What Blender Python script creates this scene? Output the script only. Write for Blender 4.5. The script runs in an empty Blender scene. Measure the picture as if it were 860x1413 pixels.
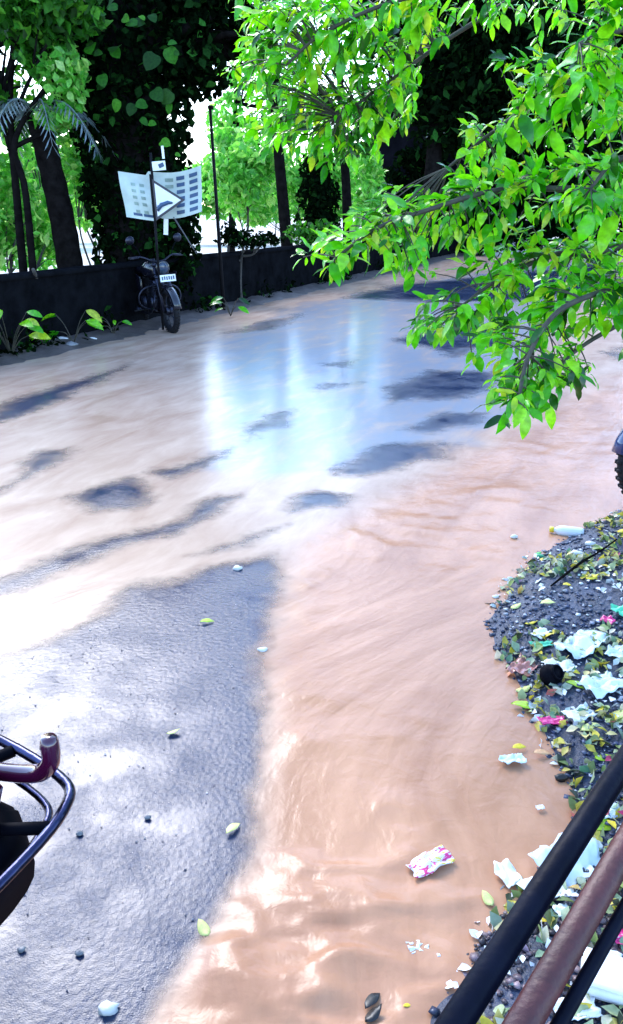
import bpy, math, random
import numpy as np
from mathutils import Vector, Matrix, Euler, noise as mnoise

random.seed(7); RNG = np.random.default_rng(7)
R = math.radians
SC = bpy.context.scene
COL = SC.collection

# ------------------------------------------------------------------ camera, sky, sun, exposure
CAM_H, PITCH, VFOV = 1.6, 20.6, 65.0
cam_d = bpy.data.cameras.new('camera'); cam = bpy.data.objects.new('camera', cam_d); COL.objects.link(cam)
cam.location = (0, 0, CAM_H); cam.rotation_euler = (R(90 - PITCH), 0, 0)
cam_d.sensor_fit = 'VERTICAL'; cam_d.sensor_height = 24; cam_d.lens = 12 / math.tan(R(VFOV / 2))
cam_d.clip_start = 0.02; cam_d.clip_end = 2000
SC.camera = cam

SUN_EL, SUN_AZ = 39.0, -24.0          # azimuth from +Y towards +X
w = bpy.data.worlds.new('World'); SC.world = w; w.use_nodes = True
nt = w.node_tree; bg = nt.nodes['Background']
sky = nt.nodes.new('ShaderNodeTexSky'); sky.sky_type = 'NISHITA'; sky.sun_disc = False
sky.sun_elevation = R(SUN_EL); sky.sun_rotation = R(SUN_AZ)
sky.air_density = 1.0; sky.dust_density = 0.7; sky.ozone_density = 4.0
nt.links.new(sky.outputs[0], bg.inputs[0]); bg.inputs[1].default_value = 0.15
sd = bpy.data.lights.new('sun', 'SUN'); sd.energy = 0.55; sd.angle = R(24); sd.color = (1.0, 0.97, 0.94)
sun = bpy.data.objects.new('sun', sd); COL.objects.link(sun)
sdir = Vector((math.sin(R(SUN_AZ)) * math.cos(R(SUN_EL)), math.cos(R(SUN_AZ)) * math.cos(R(SUN_EL)), math.sin(R(SUN_EL))))
sun.rotation_euler = sdir.to_track_quat('Z', 'Y').to_euler(); sun.location = (0, 0, 30)
vs = SC.view_settings; vs.view_transform = 'Standard'; vs.look = 'None'; vs.gamma = 1.0; vs.use_curve_mapping = False
vs.exposure = 2.55
SC.cycles.max_bounces = 6; SC.cycles.transparent_max_bounces = 12

# ------------------------------------------------------------------ survey helpers (photo pixel -> place)
F = 706.5 / math.tan(R(VFOV / 2))
_fw = Vector((0, math.cos(R(PITCH)), -math.sin(R(PITCH)))); _up = Vector((0, math.sin(R(PITCH)), math.cos(R(PITCH))))
def ray(u, v): return Vector((1, 0, 0)) * ((u - 430) / F) - _up * ((v - 706.5) / F) + _fw
C0 = Vector((0, 0, CAM_H))
def G(u, v, z=0.0):
    r = ray(u, v); return C0 + r * ((z - CAM_H) / r.z)
def D(u, v, d): return C0 + ray(u, v) * d
def Y(u, v, y):
    r = ray(u, v); return C0 + r * (y / r.y)

# ------------------------------------------------------------------ materials
MATS = {}
def mat(name):
    m = bpy.data.materials.new(name); m.use_nodes = True
    n = m.node_tree; b = n.nodes['Principled BSDF']
    MATS[name] = m
    return m, n, b
def node(n, t, **kw):
    x = n.nodes.new(t)
    for k, v in kw.items():
        if k in x.inputs: x.inputs[k].default_value = v
        else: setattr(x, k, v)
    return x
def rgba(c): return (c[0], c[1], c[2], 1)
def ramp(n, stops):
    r = n.nodes.new('ShaderNodeValToRGB'); e = r.color_ramp.elements
    while len(e) < len(stops): e.new(0.5)
    for i, (p, c) in enumerate(stops):
        e[i].position = p; e[i].color = rgba(c) if hasattr(c, '__len__') else (c, c, c, 1)
    return r
def simple(name, col, rough=0.5, metal=0.0, var=0.3, scale=8.0, bump=0.0, bscale=40.0, spec=0.5, coat=0.0, coords='Object'):
    m, n, b = mat(name)
    tc = node(n, 'ShaderNodeTexCoord')
    nz = node(n, 'ShaderNodeTexNoise', Scale=scale, Detail=6.0, Roughness=0.6)
    n.links.new(tc.outputs[coords], nz.inputs['Vector'])
    lo = [c * (1 - var) for c in col]; hi = [min(1, c * (1 + var)) for c in col]
    r = ramp(n, [(0.3, lo), (0.7, hi)])
    n.links.new(nz.outputs['Fac'], r.inputs[0]); n.links.new(r.outputs[0], b.inputs['Base Color'])
    b.inputs['Roughness'].default_value = rough; b.inputs['Metallic'].default_value = metal
    b.inputs['Specular IOR Level'].default_value = spec; b.inputs['Coat Weight'].default_value = coat
    b.inputs['Coat Roughness'].default_value = 0.05
    if bump:
        n2 = node(n, 'ShaderNodeTexNoise', Scale=bscale, Detail=5.0)
        n.links.new(tc.outputs[coords], n2.inputs['Vector'])
        bp = node(n, 'ShaderNodeBump', Strength=bump, Distance=0.01)
        n.links.new(n2.outputs['Fac'], bp.inputs['Height']); n.links.new(bp.outputs[0], b.inputs['Normal'])
    return m
def leafmat(name, stops, rough=0.35, trans=0.4, tcol=None, spec=0.5):
    m, n, b = mat(name)
    at = node(n, 'ShaderNodeAttribute', attribute_name='var')
    oi = node(n, 'ShaderNodeObjectInfo')
    ad = node(n, 'ShaderNodeMath', operation='ADD'); n.links.new(at.outputs['Fac'], ad.inputs[0]); n.links.new(oi.outputs['Random'], ad.inputs[1])
    fr = node(n, 'ShaderNodeMath', operation='FRACT'); n.links.new(ad.outputs[0], fr.inputs[0])
    r0 = ramp(n, stops); n.links.new(fr.outputs[0], r0.inputs[0])
    ge = node(n, 'ShaderNodeNewGeometry'); nz = node(n, 'ShaderNodeTexNoise', Scale=30.0, Detail=3.0); n.links.new(ge.outputs['Position'], nz.inputs['Vector'])
    nr_ = ramp(n, [(0.3, (0.62, 0.66, 0.6)), (0.7, (1.3, 1.2, 1.3))]); n.links.new(nz.outputs['Fac'], nr_.inputs[0])
    r = node(n, 'ShaderNodeMixRGB', blend_type='MULTIPLY'); r.inputs[0].default_value = 1; n.links.new(r0.outputs[0], r.inputs[1]); n.links.new(nr_.outputs[0], r.inputs[2])
    n.links.new(r.outputs[0], b.inputs['Base Color'])
    b.inputs['Roughness'].default_value = rough; b.inputs['Specular IOR Level'].default_value = spec
    if trans:
        t = node(n, 'ShaderNodeBsdfTranslucent')
        mx = node(n, 'ShaderNodeMixRGB', blend_type='MULTIPLY'); mx.inputs[0].default_value = 1
        mx.inputs[2].default_value = rgba(tcol or (1.6, 1.5, 0.5))
        n.links.new(r.outputs[0], mx.inputs[1]); n.links.new(mx.outputs[0], t.inputs['Color'])
        ms = node(n, 'ShaderNodeMixShader'); ms.inputs[0].default_value = trans
        n.links.new(b.outputs[0], ms.inputs[1]); n.links.new(t.outputs[0], ms.inputs[2])
        n.links.new(ms.outputs[0], n.nodes['Material Output'].inputs['Surface'])
    return m

# wet asphalt: dark aggregate, water standing in the pores
def asphalt():
    m, n, b = mat('wet_asphalt')
    tc = node(n, 'ShaderNodeTexCoord')
    big = node(n, 'ShaderNodeTexNoise', Scale=1.3, Detail=5.0, Roughness=0.6)
    vor = node(n, 'ShaderNodeTexVoronoi', Scale=70.0); vor.feature = 'SMOOTH_F1'
    fine = node(n, 'ShaderNodeTexNoise', Scale=60.0, Detail=6.0, Roughness=0.8)
    for x in (big, vor, fine): n.links.new(tc.outputs['Object'], x.inputs['Vector'])
    r = ramp(n, [(0.3, (0.006, 0.014, 0.042)), (0.7, (0.024, 0.042, 0.095))])
    n.links.new(fine.outputs['Fac'], r.inputs[0])
    # old silt left in the hollows, and darker worn patches
    sil = node(n, 'ShaderNodeTexNoise', Scale=2.6, Detail=7.0, Roughness=0.7, Distortion=0.6); n.links.new(tc.outputs['Object'], sil.inputs['Vector'])
    sr = ramp(n, [(0.55, 0.0), (0.78, 0.35)]); n.links.new(sil.outputs['Fac'], sr.inputs[0])
    mx = node(n, 'ShaderNodeMixRGB'); n.links.new(sr.outputs[0], mx.inputs[0]); n.links.new(r.outputs[0], mx.inputs[1]); mx.inputs[2].default_value = (0.13, 0.105, 0.10, 1)
    n.links.new(mx.outputs[0], b.inputs['Base Color'])
    rr = ramp(n, [(0.35, 0.12), (0.65, 0.27)]); n.links.new(big.outputs['Fac'], rr.inputs[0])
    n.links.new(rr.outputs[0], b.inputs['Roughness'])
    b1 = node(n, 'ShaderNodeBump', Strength=0.42, Distance=0.0032); b1.invert = True
    n.links.new(vor.outputs['Distance'], b1.inputs['Height'])
    b2 = node(n, 'ShaderNodeBump', Strength=0.36, Distance=0.003)
    wr = node(n, 'ShaderNodeTexNoise', Scale=4.0, Detail=4.0, Roughness=0.6); n.links.new(tc.outputs['Object'], wr.inputs['Vector'])
    wm = node(n, 'ShaderNodeMapRange'); wm.inputs['From Min'].default_value = 0.35; wm.inputs['From Max'].default_value = 0.65; wm.inputs['To Min'].default_value = 0.12; wm.inputs['To Max'].default_value = 0.55
    n.links.new(wr.outputs['Fac'], wm.inputs['Value']); n.links.new(wm.outputs[0], b2.inputs['Strength']); n.links.new(wm.outputs[0], b1.inputs['Strength'])
    gr = node(n, 'ShaderNodeTexNoise', Scale=260.0, Detail=2.0, Roughness=0.6); n.links.new(tc.outputs['Object'], gr.inputs['Vector'])
    n.links.new(gr.outputs['Fac'], b2.inputs['Height']); n.links.new(b1.outputs[0], b2.inputs['Normal'])
    n.links.new(b2.outputs[0], b.inputs['Normal'])
    b.inputs['Specular IOR Level'].default_value = 0.32
    return m
def water():
    m, n, b = mat('muddy_water')
    tc = node(n, 'ShaderNodeTexCoord')
    cv = node(n, 'ShaderNodeAttribute', attribute_name='cover')
    silt = node(n, 'ShaderNodeAttribute', attribute_name='silt')
    flow = node(n, 'ShaderNodeAttribute', attribute_name='flow')
    # streaks along the current
    st = node(n, 'ShaderNodeTexNoise', Scale=1.0, Detail=6.0, Roughness=0.6, Distortion=0.4)
    n.links.new(flow.outputs['Vector'], st.inputs['Vector'])
    deep = ramp(n, [(0.3, (0.35, 0.165, 0.090)), (0.7, (0.53, 0.280, 0.165))])
    thin = ramp(n, [(0.3, (0.36, 0.225, 0.155)), (0.7, (0.54, 0.39, 0.29))])
    n.links.new(st.outputs['Fac'], deep.inputs[0]); n.links.new(st.outputs['Fac'], thin.inputs[0])
    reflect_tint = node(n, 'ShaderNodeAttribute', attribute_name='clear')
    tn = node(n, 'ShaderNodeMath', operation='MULTIPLY_ADD'); n.links.new(st.outputs['Fac'], tn.inputs[0]); tn.inputs[1].default_value = -1.6; n.links.new(reflect_tint.outputs['Fac'], tn.inputs[2])
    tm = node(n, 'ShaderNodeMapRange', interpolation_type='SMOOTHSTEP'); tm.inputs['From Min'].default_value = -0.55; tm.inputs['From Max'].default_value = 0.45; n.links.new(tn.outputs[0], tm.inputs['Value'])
    mc = node(n, 'ShaderNodeMixRGB'); n.links.new(tm.outputs[0], mc.inputs[0]); n.links.new(thin.outputs[0], mc.inputs[1]); mc.inputs[2].default_value = (0.27, 0.30, 0.35, 1)  # reflected brightness is put into this pale colour of the clearer film
    mx = node(n, 'ShaderNodeMixRGB'); n.links.new(silt.outputs['Fac'], mx.inputs[0])
    n.links.new(mc.outputs[0], mx.inputs[1]); n.links.new(deep.outputs[0], mx.inputs[2])
    n.links.new(mx.outputs[0], b.inputs['Base Color'])
    clr = node(n, 'ShaderNodeAttribute', attribute_name='clear')
    rg = node(n, 'ShaderNodeMath', operation='MULTIPLY_ADD'); n.links.new(clr.outputs['Fac'], rg.inputs[0]); rg.inputs[1].default_value = -0.09; rg.inputs[2].default_value = 0.27
    n.links.new(rg.outputs[0], b.inputs['Roughness']); b.inputs['IOR'].default_value = 1.33
    b.inputs['Specular IOR Level'].default_value = 0.5
    w1 = node(n, 'ShaderNodeTexNoise', Scale=3.2, Detail=2.5, Roughness=0.5, Distortion=0.6)
    n.links.new(flow.outputs['Vector'], w1.inputs['Vector'])
    bp = node(n, 'ShaderNodeBump', Strength=0.2, Distance=0.02)
    sm = node(n, 'ShaderNodeMath', operation='MULTIPLY_ADD'); n.links.new(silt.outputs['Fac'], sm.inputs[0]); sm.inputs[1].default_value = 0.13; sm.inputs[2].default_value = 0.07
    n.links.new(sm.outputs[0], bp.inputs['Strength'])
    w2 = node(n, 'ShaderNodeTexNoise', Scale=15.0, Detail=4.0, Roughness=0.55, Distortion=0.4)
    n.links.new(tc.outputs['Object'], w2.inputs['Vector'])
    bq = node(n, 'ShaderNodeBump', Strength=0.07, Distance=0.02); bs2 = node(n, 'ShaderNodeMath', operation='MULTIPLY_ADD'); n.links.new(silt.outputs['Fac'], bs2.inputs[0]); bs2.inputs[1].default_value = 0.14; bs2.inputs[2].default_value = 0.03; n.links.new(bs2.outputs[0], bq.inputs['Strength'])
    n.links.new(w2.outputs['Fac'], bq.inputs['Height'])
    n.links.new(bq.outputs[0], bp.inputs['Normal'])
    n.links.new(w1.outputs['Fac'], bp.inputs['Height']); n.links.new(bp.outputs[0], b.inputs['Normal'])
    # the film thins out to bare asphalt at its edges
    nz = node(n, 'ShaderNodeTexNoise', Scale=9.0, Detail=6.0, Roughness=0.65); n.links.new(tc.outputs['Object'], nz.inputs['Vector'])
    ma = node(n, 'ShaderNodeMath', operation='MULTIPLY_ADD'); n.links.new(nz.outputs['Fac'], ma.inputs[0]); ma.inputs[1].default_value = 0.5
    n.links.new(cv.outputs['Fac'], ma.inputs[2])
    mr = node(n, 'ShaderNodeMapRange', interpolation_type='SMOOTHSTEP'); mr.inputs['From Min'].default_value = 0.45; mr.inputs['From Max'].default_value = 1.0
    n.links.new(ma.outputs[0], mr.inputs['Value'])
    tr = node(n, 'ShaderNodeBsdfTransparent'); ms = node(n, 'ShaderNodeMixShader')
    n.links.new(mr.outputs[0], ms.inputs[0]); n.links.new(tr.outputs[0], ms.inputs[1]); n.links.new(b.outputs[0], ms.inputs[2])
    n.links.new(ms.outputs[0], n.nodes['Material Output'].inputs['Surface'])
    return m
def wrapper(name, stops, scale=6.0, rough=0.3, trans=0.0):
    m, n, b = mat(name)
    tc = node(n, 'ShaderNodeTexCoord'); nz = node(n, 'ShaderNodeTexNoise', Scale=scale, Detail=2.0)
    n.links.new(tc.outputs['Generated'], nz.inputs['Vector'])
    r = ramp(n, stops); r.color_ramp.interpolation = 'CONSTANT'
    n.links.new(nz.outputs['Fac'], r.inputs[0]); n.links.new(r.outputs[0], b.inputs['Base Color'])
    b.inputs['Roughness'].default_value = rough; b.inputs['Coat Weight'].default_value = 0.3
    return m

M = dict(
    asphalt=asphalt(), water=water(),
    soil=simple('pale_field_soil', (0.50, 0.47, 0.40), 0.9, var=0.35, scale=0.35, bump=0.3, bscale=6),
    verge=simple('verge_mud', (0.075, 0.06, 0.055), 0.55, var=0.5, scale=3.0, bump=0.8, bscale=25),
    bank=simple('bank_grit', (0.030, 0.040, 0.075), 0.5, var=0.5, scale=9.0, bump=1.0, bscale=60),
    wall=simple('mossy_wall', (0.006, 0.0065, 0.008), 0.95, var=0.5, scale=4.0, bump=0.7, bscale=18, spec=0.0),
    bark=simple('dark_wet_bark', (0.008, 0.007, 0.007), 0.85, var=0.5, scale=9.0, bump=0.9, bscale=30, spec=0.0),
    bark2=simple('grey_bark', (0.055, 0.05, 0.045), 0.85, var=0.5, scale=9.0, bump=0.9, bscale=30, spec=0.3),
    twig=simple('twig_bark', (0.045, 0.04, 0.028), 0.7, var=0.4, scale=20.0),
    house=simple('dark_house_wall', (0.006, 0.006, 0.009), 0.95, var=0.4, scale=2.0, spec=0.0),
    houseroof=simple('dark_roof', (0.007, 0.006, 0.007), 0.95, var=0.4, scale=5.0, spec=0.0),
    glass=simple('window_glass', (0.03, 0.05, 0.09), 0.08, var=0.2),
    paint_black=simple('black_paint', (0.006, 0.006, 0.012), 0.2, var=0.2, coat=0.6),
    paint_maroon=simple('maroon_paint', (0.045, 0.003, 0.022), 0.15, var=0.2, coat=0.9),
    paint_blue=simple('blue_paint', (0.02, 0.035, 0.12), 0.2, var=0.2, coat=0.7),
    chrome=simple('chrome', (0.35, 0.38, 0.46), 0.12, metal=1.0, var=0.15),
    steel=simple('dark_steel', (0.03, 0.032, 0.05), 0.32, metal=0.8, var=0.3),
    steel2=simple('blued_steel', (0.03, 0.033, 0.075), 0.2, metal=1.0, var=0.4, scale=14, bump=0.1, bscale=60),
    rubber=simple('tyre_rubber', (0.008, 0.008, 0.011), 0.7, var=0.3, scale=30, bump=0.4, bscale=80, spec=0.3),
    plastic_black=simple('black_plastic', (0.003, 0.003, 0.006), 0.6, var=0.3, spec=0.04),
    lens=simple('headlight_lens', (0.55, 0.62, 0.72), 0.05, var=0.1, coat=1.0),
    redlens=simple('tail_light_lens', (0.45, 0.01, 0.06), 0.1, var=0.1, coat=1.0),
    white=simple('white_plate', (0.75, 0.76, 0.78), 0.35, var=0.06),
    paper=simple('white_paper', (0.78, 0.79, 0.78), 0.5, var=0.08, scale=14),
    plastic=simple('pale_plastic_film', (0.66, 0.76, 0.78), 0.18, var=0.14, scale=6, coat=0.4),
    board_sheet=simple('sheet_print_ground', (0.46, 0.54, 0.50), 0.5, var=0.2, scale=3),
    print=simple('blue_print', (0.03, 0.07, 0.15), 0.5, var=0.3),
    printpale=simple('grey_print', (0.22, 0.30, 0.26), 0.5, var=0.3),
    signblue=simple('sign_border', (0.01, 0.012, 0.03), 0.4, var=0.2),
    post=simple('post_metal', (0.008, 0.008, 0.010), 0.7, var=0.4, spec=0.1),
    wire=simple('wire_grey', (0.12, 0.13, 0.15), 0.5, var=0.2),
    rust=simple('rusty_brown_paint', (0.070, 0.014, 0.013), 0.5, var=0.45, scale=18, bump=0.25, bscale=70),
    rail=simple('black_rail_paint', (0.004, 0.005, 0.012), 0.45, var=0.3, scale=16, bump=0.15, bscale=60, spec=0.07),
    stone=simple('wet_rubble', (0.16, 0.165, 0.18), 0.45, var=0.5, scale=6, bump=0.5, bscale=20),
    whitestone=simple('white_stone', (0.62, 0.62, 0.60), 0.5, var=0.12, bump=0.4, bscale=15),
    yellowleaf=simple('yellow_leaf', (0.72, 0.56, 0.03), 0.4, var=0.15, scale=12),
    paleleaf=simple('pale_yellow_leaf', (0.66, 0.66, 0.22), 0.4, var=0.15, scale=12),
    limeleaf=simple('lime_leaf', (0.38, 0.58, 0.03), 0.35, var=0.15, scale=12),
    greenleaf=simple('green_leaf', (0.08, 0.42, 0.06), 0.35, var=0.15, scale=12),
    darkleaf=simple('dark_leaf', (0.012, 0.010, 0.010), 0.4, var=0.3),
    yellowcap=simple('yellow_cap', (0.75, 0.55, 0.03), 0.3, var=0.1),
    greencap=simple('green_plastic', (0.02, 0.28, 0.12), 0.3, var=0.15),
    mint=simple('mint_plastic', (0.10, 0.62, 0.36), 0.3, var=0.15),
    magenta=simple('magenta_film', (0.70, 0.02, 0.20), 0.3, var=0.25, coat=0.4),
    brownfilm=simple('brown_wrapper', (0.42, 0.16, 0.13), 0.3, var=0.3, coat=0.4),
    orange=simple('orange_scrap', (0.62, 0.34, 0.16), 0.5, var=0.2),
    candy=wrapper('candy_wrapper', [(0.0, (0.75, 0.04, 0.22)), (0.43, (0.80, 0.78, 0.80)), (0.60, (0.80, 0.62, 0.08))], 5.0),
    leaf_near=leafmat('bright_leaf', [(0.0, (0.006, 0.05, 0.003)), (0.2, (0.03, 0.28, 0.003)), (0.45, (0.10, 0.54, 0.005)), (0.85, (0.27, 0.68, 0.01)), (1.0, (0.50, 0.62, 0.03))], 0.26, 0.42, (1.4, 1.5, 0.6), 0.6),
    leaf_far=leafmat('sunlit_leaf', [(0.0, (0.06, 0.34, 0.03)), (0.6, (0.17, 0.56, 0.08)), (1.0, (0.45, 0.70, 0.22))], 0.35, 0.5, (1.4, 1.4, 0.8)),  # open daylight put into this lighter leaf colour
    leaf_dark=leafmat('shaded_leaf', [(0.0, (0.0015, 0.004, 0.002)), (0.8, (0.004, 0.012, 0.004)), (0.96, (0.012, 0.05, 0.01)), (1.0, (0.03, 0.14, 0.02))], 0.6, 0.12, (1.2, 1.3, 0.5), 0.0),  # canopy shade put into this near-black leaf colour
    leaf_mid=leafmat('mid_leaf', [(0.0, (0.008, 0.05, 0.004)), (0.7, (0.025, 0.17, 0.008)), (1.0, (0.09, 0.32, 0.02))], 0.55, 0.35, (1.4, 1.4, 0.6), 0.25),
    frond=leafmat('frond_leaf', [(0.0, (0.06, 0.10, 0.11)), (1.0, (0.20, 0.27, 0.30))], 0.3, 0.2),
    gravel=leafmat('gravel_stone', [(0.0, (0.018, 0.024, 0.05)), (0.6, (0.05, 0.065, 0.12)), (0.82, (0.14, 0.16, 0.22)), (0.9, (0.45, 0.48, 0.52)), (1.0, (0.68, 0.70, 0.70))], 0.35, 0),
    gravel_brown=leafmat('brown_gravel_stone', [(0.0, (0.03, 0.022, 0.028)), (0.6, (0.12, 0.085, 0.09)), (1.0, (0.30, 0.22, 0.22))], 0.4, 0),
    litter=leafmat('leaf_litter', [(0.0, (0.02, 0.03, 0.02)), (0.2, (0.30, 0.40, 0.10)), (0.4, (0.58, 0.62, 0.35)), (0.55, (0.06, 0.22, 0.12)), (0.7, (0.70, 0.66, 0.50)), (0.85, (0.70, 0.55, 0.03)), (0.97, (0.62, 0.55, 0.10)), (1.0, (0.6, 0.03, 0.15))], 0.45, 0.2, (1, 1, 0.8)),
)

# ------------------------------------------------------------------ mesh builder
class MB:
    def __init__(s): s.v = []; s.f = []
    def add(s, vs, fs):
        o = len(s.v); s.v += [tuple(p) for p in vs]; s.f += [tuple(i + o for i in f) for f in fs]
    def tube(s, path, r, seg=8, cap=True):
        P = [Vector(p) for p in path]; n = len(P)
        rr = r if hasattr(r, '__len__') else [r] * n
        vs = []; fs = []; ref = None
        for i, p in enumerate(P):
            t = (P[min(i + 1, n - 1)] - P[max(i - 1, 0)])
            if t.length < 1e-9: t = Vector((0, 0, 1))
            t.normalize()
            if ref is None:
                ref = t.orthogonal().normalized()
            else:
                ref = (ref - t * ref.dot(t)); ref = ref.normalized() if ref.length > 1e-6 else t.orthogonal().normalized()
            b = t.cross(ref)
            for k in range(seg):
                a = 2 * math.pi * k / seg
                vs.append(p + (ref * math.cos(a) + b * math.sin(a)) * rr[i])
        for i in range(n - 1):
            for k in range(seg):
                a = i * seg + k; b_ = i * seg + (k + 1) % seg
                fs.append((a, b_, b_ + seg, a + seg))
        if cap:
            fs.append(tuple(range(seg - 1, -1, -1))); fs.append(tuple((n - 1) * seg + k for k in range(seg)))
        s.add(vs, fs); return s
    def box(s, c, size, rot=None, bev=0.0):
        c = Vector(c); hx, hy, hz = [x / 2 for x in size]
        if bev <= 0:
            vs = [Vector((x, y, z)) for x in (-hx, hx) for y in (-hy, hy) for z in (-hz, hz)]
            fs = [(0, 1, 3, 2), (4, 6, 7, 5), (0, 4, 5, 1), (2, 3, 7, 6), (0, 2, 6, 4), (1, 5, 7, 3)]
        else:
            vs = []; fs = []
            def prof(h1, h2):
                return [(-h1 + bev, -h2), (h1 - bev, -h2), (h1, -h2 + bev), (h1, h2 - bev), (h1 - bev, h2), (-h1 + bev, h2), (-h1, h2 - bev), (-h1, -h2 + bev)]
            for z, k in ((-hz, bev), (-hz + bev, 0), (hz - bev, 0), (hz, bev)):
                for (x, y) in prof(hx - k, hy - k): vs.append(Vector((x, y, z)))
            for i in range(3):
                for k in range(8): fs.append((i * 8 + k, i * 8 + (k + 1) % 8, i * 8 + 8 + (k + 1) % 8, i * 8 + 8 + k))
            fs.append(tuple(range(7, -1, -1))); fs.append(tuple(range(24, 32)))
        if rot: m = Euler(rot).to_matrix(); vs = [m @ v for v in vs]
        s.add([v + c for v in vs], fs); return s
    def lathe(s, prof, origin=(0, 0, 0), axis=(0, 0, 1), seg=16):
        q = Vector((0, 0, 1)).rotation_difference(Vector(axis).normalized()); o = Vector(origin)
        vs = []; fs = []
        for (r, z) in prof:
            for k in range(seg):
                a = 2 * math.pi * k / seg
                vs.append(o + q @ Vector((r * math.cos(a), r * math.sin(a), z)))
        n = len(prof)
        for i in range(n - 1):
            for k in range(seg):
                fs.append((i * seg + k, i * seg + (k + 1) % seg, (i + 1) * seg + (k + 1) % seg, (i + 1) * seg + k))
        if prof[0][0] > 1e-6: fs.append(tuple(range(seg - 1, -1, -1)))
        if prof[-1][0] > 1e-6: fs.append(tuple((n - 1) * seg + k for k in range(seg)))
        s.add(vs, fs); return s
    def torus(s, c, R0, r, axis, seg=32, ms=10, sq=1.0):
        q = Vector((0, 0, 1)).rotation_difference(Vector(axis).normalized()); c = Vector(c); vs = []; fs = []
        for i in range(seg):
            a = 2 * math.pi * i / seg
            for k in range(ms):
                b = 2 * math.pi * k / ms
                vs.append(c + q @ Vector(((R0 + r * math.cos(b)) * math.cos(a), (R0 + r * math.cos(b)) * math.sin(a), r * sq * math.sin(b))))
        for i in range(seg):
            for k in range(ms):
                fs.append((i * ms + k, i * ms + (k + 1) % ms, ((i + 1) % seg) * ms + (k + 1) % ms, ((i + 1) % seg) * ms + k))
        s.add(vs, fs); return s
    def loft(s, secs, seg=14):
        """secs: (x, z centre, half width, half height, squareness)"""
        vs = []; fs = []
        for (x, z, hw, hh, e) in secs:
            for k in range(seg):
                a = 2 * math.pi * k / seg; ca, sa = math.cos(a), math.sin(a)
                vs.append((x, hw * math.copysign(abs(ca) ** e, ca), z + hh * math.copysign(abs(sa) ** e, sa)))
        n = len(secs)
        for i in range(n - 1):
            for k in range(seg): fs.append((i * seg + k, i * seg + (k + 1) % seg, (i + 1) * seg + (k + 1) % seg, (i + 1) * seg + k))
        fs.append(tuple(range(seg - 1, -1, -1))); fs.append(tuple((n - 1) * seg + k for k in range(seg)))
        s.add(vs, fs); return s
    def rock(s, c, size, seed=0, seg=8, rings=5):
        rnd = random.Random(seed); c = Vector(c); vs = []; fs = []
        off = Vector((rnd.random() * 50, rnd.random() * 50, rnd.random() * 50))
        for i in range(rings + 1):
            t = math.pi * i / rings
            for k in range(seg):
                a = 2 * math.pi * k / seg
                d = Vector((math.sin(t) * math.cos(a), math.sin(t) * math.sin(a), math.cos(t)))
                q = 1 + 0.45 * mnoise.noise(d * 1.3 + off) + 0.2 * mnoise.noise(d * 3 + off)
                vs.append(c + Vector((d.x * size[0], d.y * size[1], d.z * size[2])) * q)
        for i in range(rings):
            for k in range(seg): fs.append((i * seg + k, (i + 1) * seg + k, (i + 1) * seg + (k + 1) % seg, i * seg + (k + 1) % seg))
        s.add(vs, fs); return s
    def build(s, name, m, parent=None, smooth=True):
        me = bpy.data.meshes.new(name); me.from_pydata(s.v, [], s.f); me.update()
        return link(name, me, m, parent, smooth)
def link(name, me, m, parent=None, smooth=True):
    if m is not None and not me.materials: me.materials.append(m)
    if smooth: me.polygons.foreach_set('use_smooth', [True] * len(me.polygons))
    o = bpy.data.objects.new(name, me); COL.objects.link(o)
    if parent is not None: o.parent = parent
    return o
def tag(o, label=None, cat=None, group=None, kind=None):
    if label: o['label'] = label
    if cat: o['category'] = cat
    if group: o['group'] = group
    if kind: o['kind'] = kind
    return o
def empty(name, loc=(0, 0, 0), rz=0.0, rx=0.0):
    o = bpy.data.objects.new(name, None); COL.objects.link(o); o.location = loc; o.rotation_euler = (rx, 0, rz)
    o.empty_display_size = 0.1
    return o
def bez(pts, n=10):
    """smooth path through points (Catmull-Rom)"""
    P = [Vector(p) for p in pts]; P = [P[0] * 2 - P[1]] + P + [P[-1] * 2 - P[-2]]; out = []
    for i in range(1, len(P) - 2):
        for k in range(n):
            t = k / n
            out.append(0.5 * ((2 * P[i]) + (P[i + 1] - P[i - 1]) * t + (2 * P[i - 1] - 5 * P[i] + 4 * P[i + 1] - P[i + 2]) * t * t + (3 * P[i] - P[i - 1] - 3 * P[i + 1] + P[i + 2]) * t ** 3))
    out.append(P[-2]); return out
def npmesh(name, V, faces_quads, attrs=None):
    me = bpy.data.meshes.new(name); V = np.asarray(V, np.float32); Q = np.asarray(faces_quads, np.int32); k = Q.shape[1]
    me.vertices.add(len(V)); me.vertices.foreach_set('co', V.ravel())
    me.loops.add(Q.size); me.loops.foreach_set('vertex_index', Q.ravel())
    me.polygons.add(len(Q)); me.polygons.foreach_set('loop_start', np.arange(0, Q.size, k, dtype=np.int32)); me.polygons.foreach_set('loop_total', np.full(len(Q), k, np.int32))
    for nm, (t, a) in (attrs or {}).items():
        at = me.attributes.new(nm, t, 'POINT'); at.data.foreach_set('vector' if t == 'FLOAT_VECTOR' else 'value', np.asarray(a, np.float32).ravel())
    me.update(calc_edges=True); me.validate()
    return me
def vnoise(x, y, seed=0):
    xi = np.floor(x).astype(np.int64); yi = np.floor(y).astype(np.int64); xf = x - xi; yf = y - yi
    def h(a, b):
        n = (a * 374761393 + b * 668265263 + seed * 1442695041) & 0xffffffff
        n = ((n ^ (n >> 13)) * 1274126177) & 0xffffffff
        return ((n ^ (n >> 16)) & 0xffff) / 65535.0
    u = xf * xf * (3 - 2 * xf); v = yf * yf * (3 - 2 * yf)
    return (h(xi, yi) * (1 - u) + h(xi + 1, yi) * u) * (1 - v) + (h(xi, yi + 1) * (1 - u) + h(xi + 1, yi + 1) * u) * v
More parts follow.
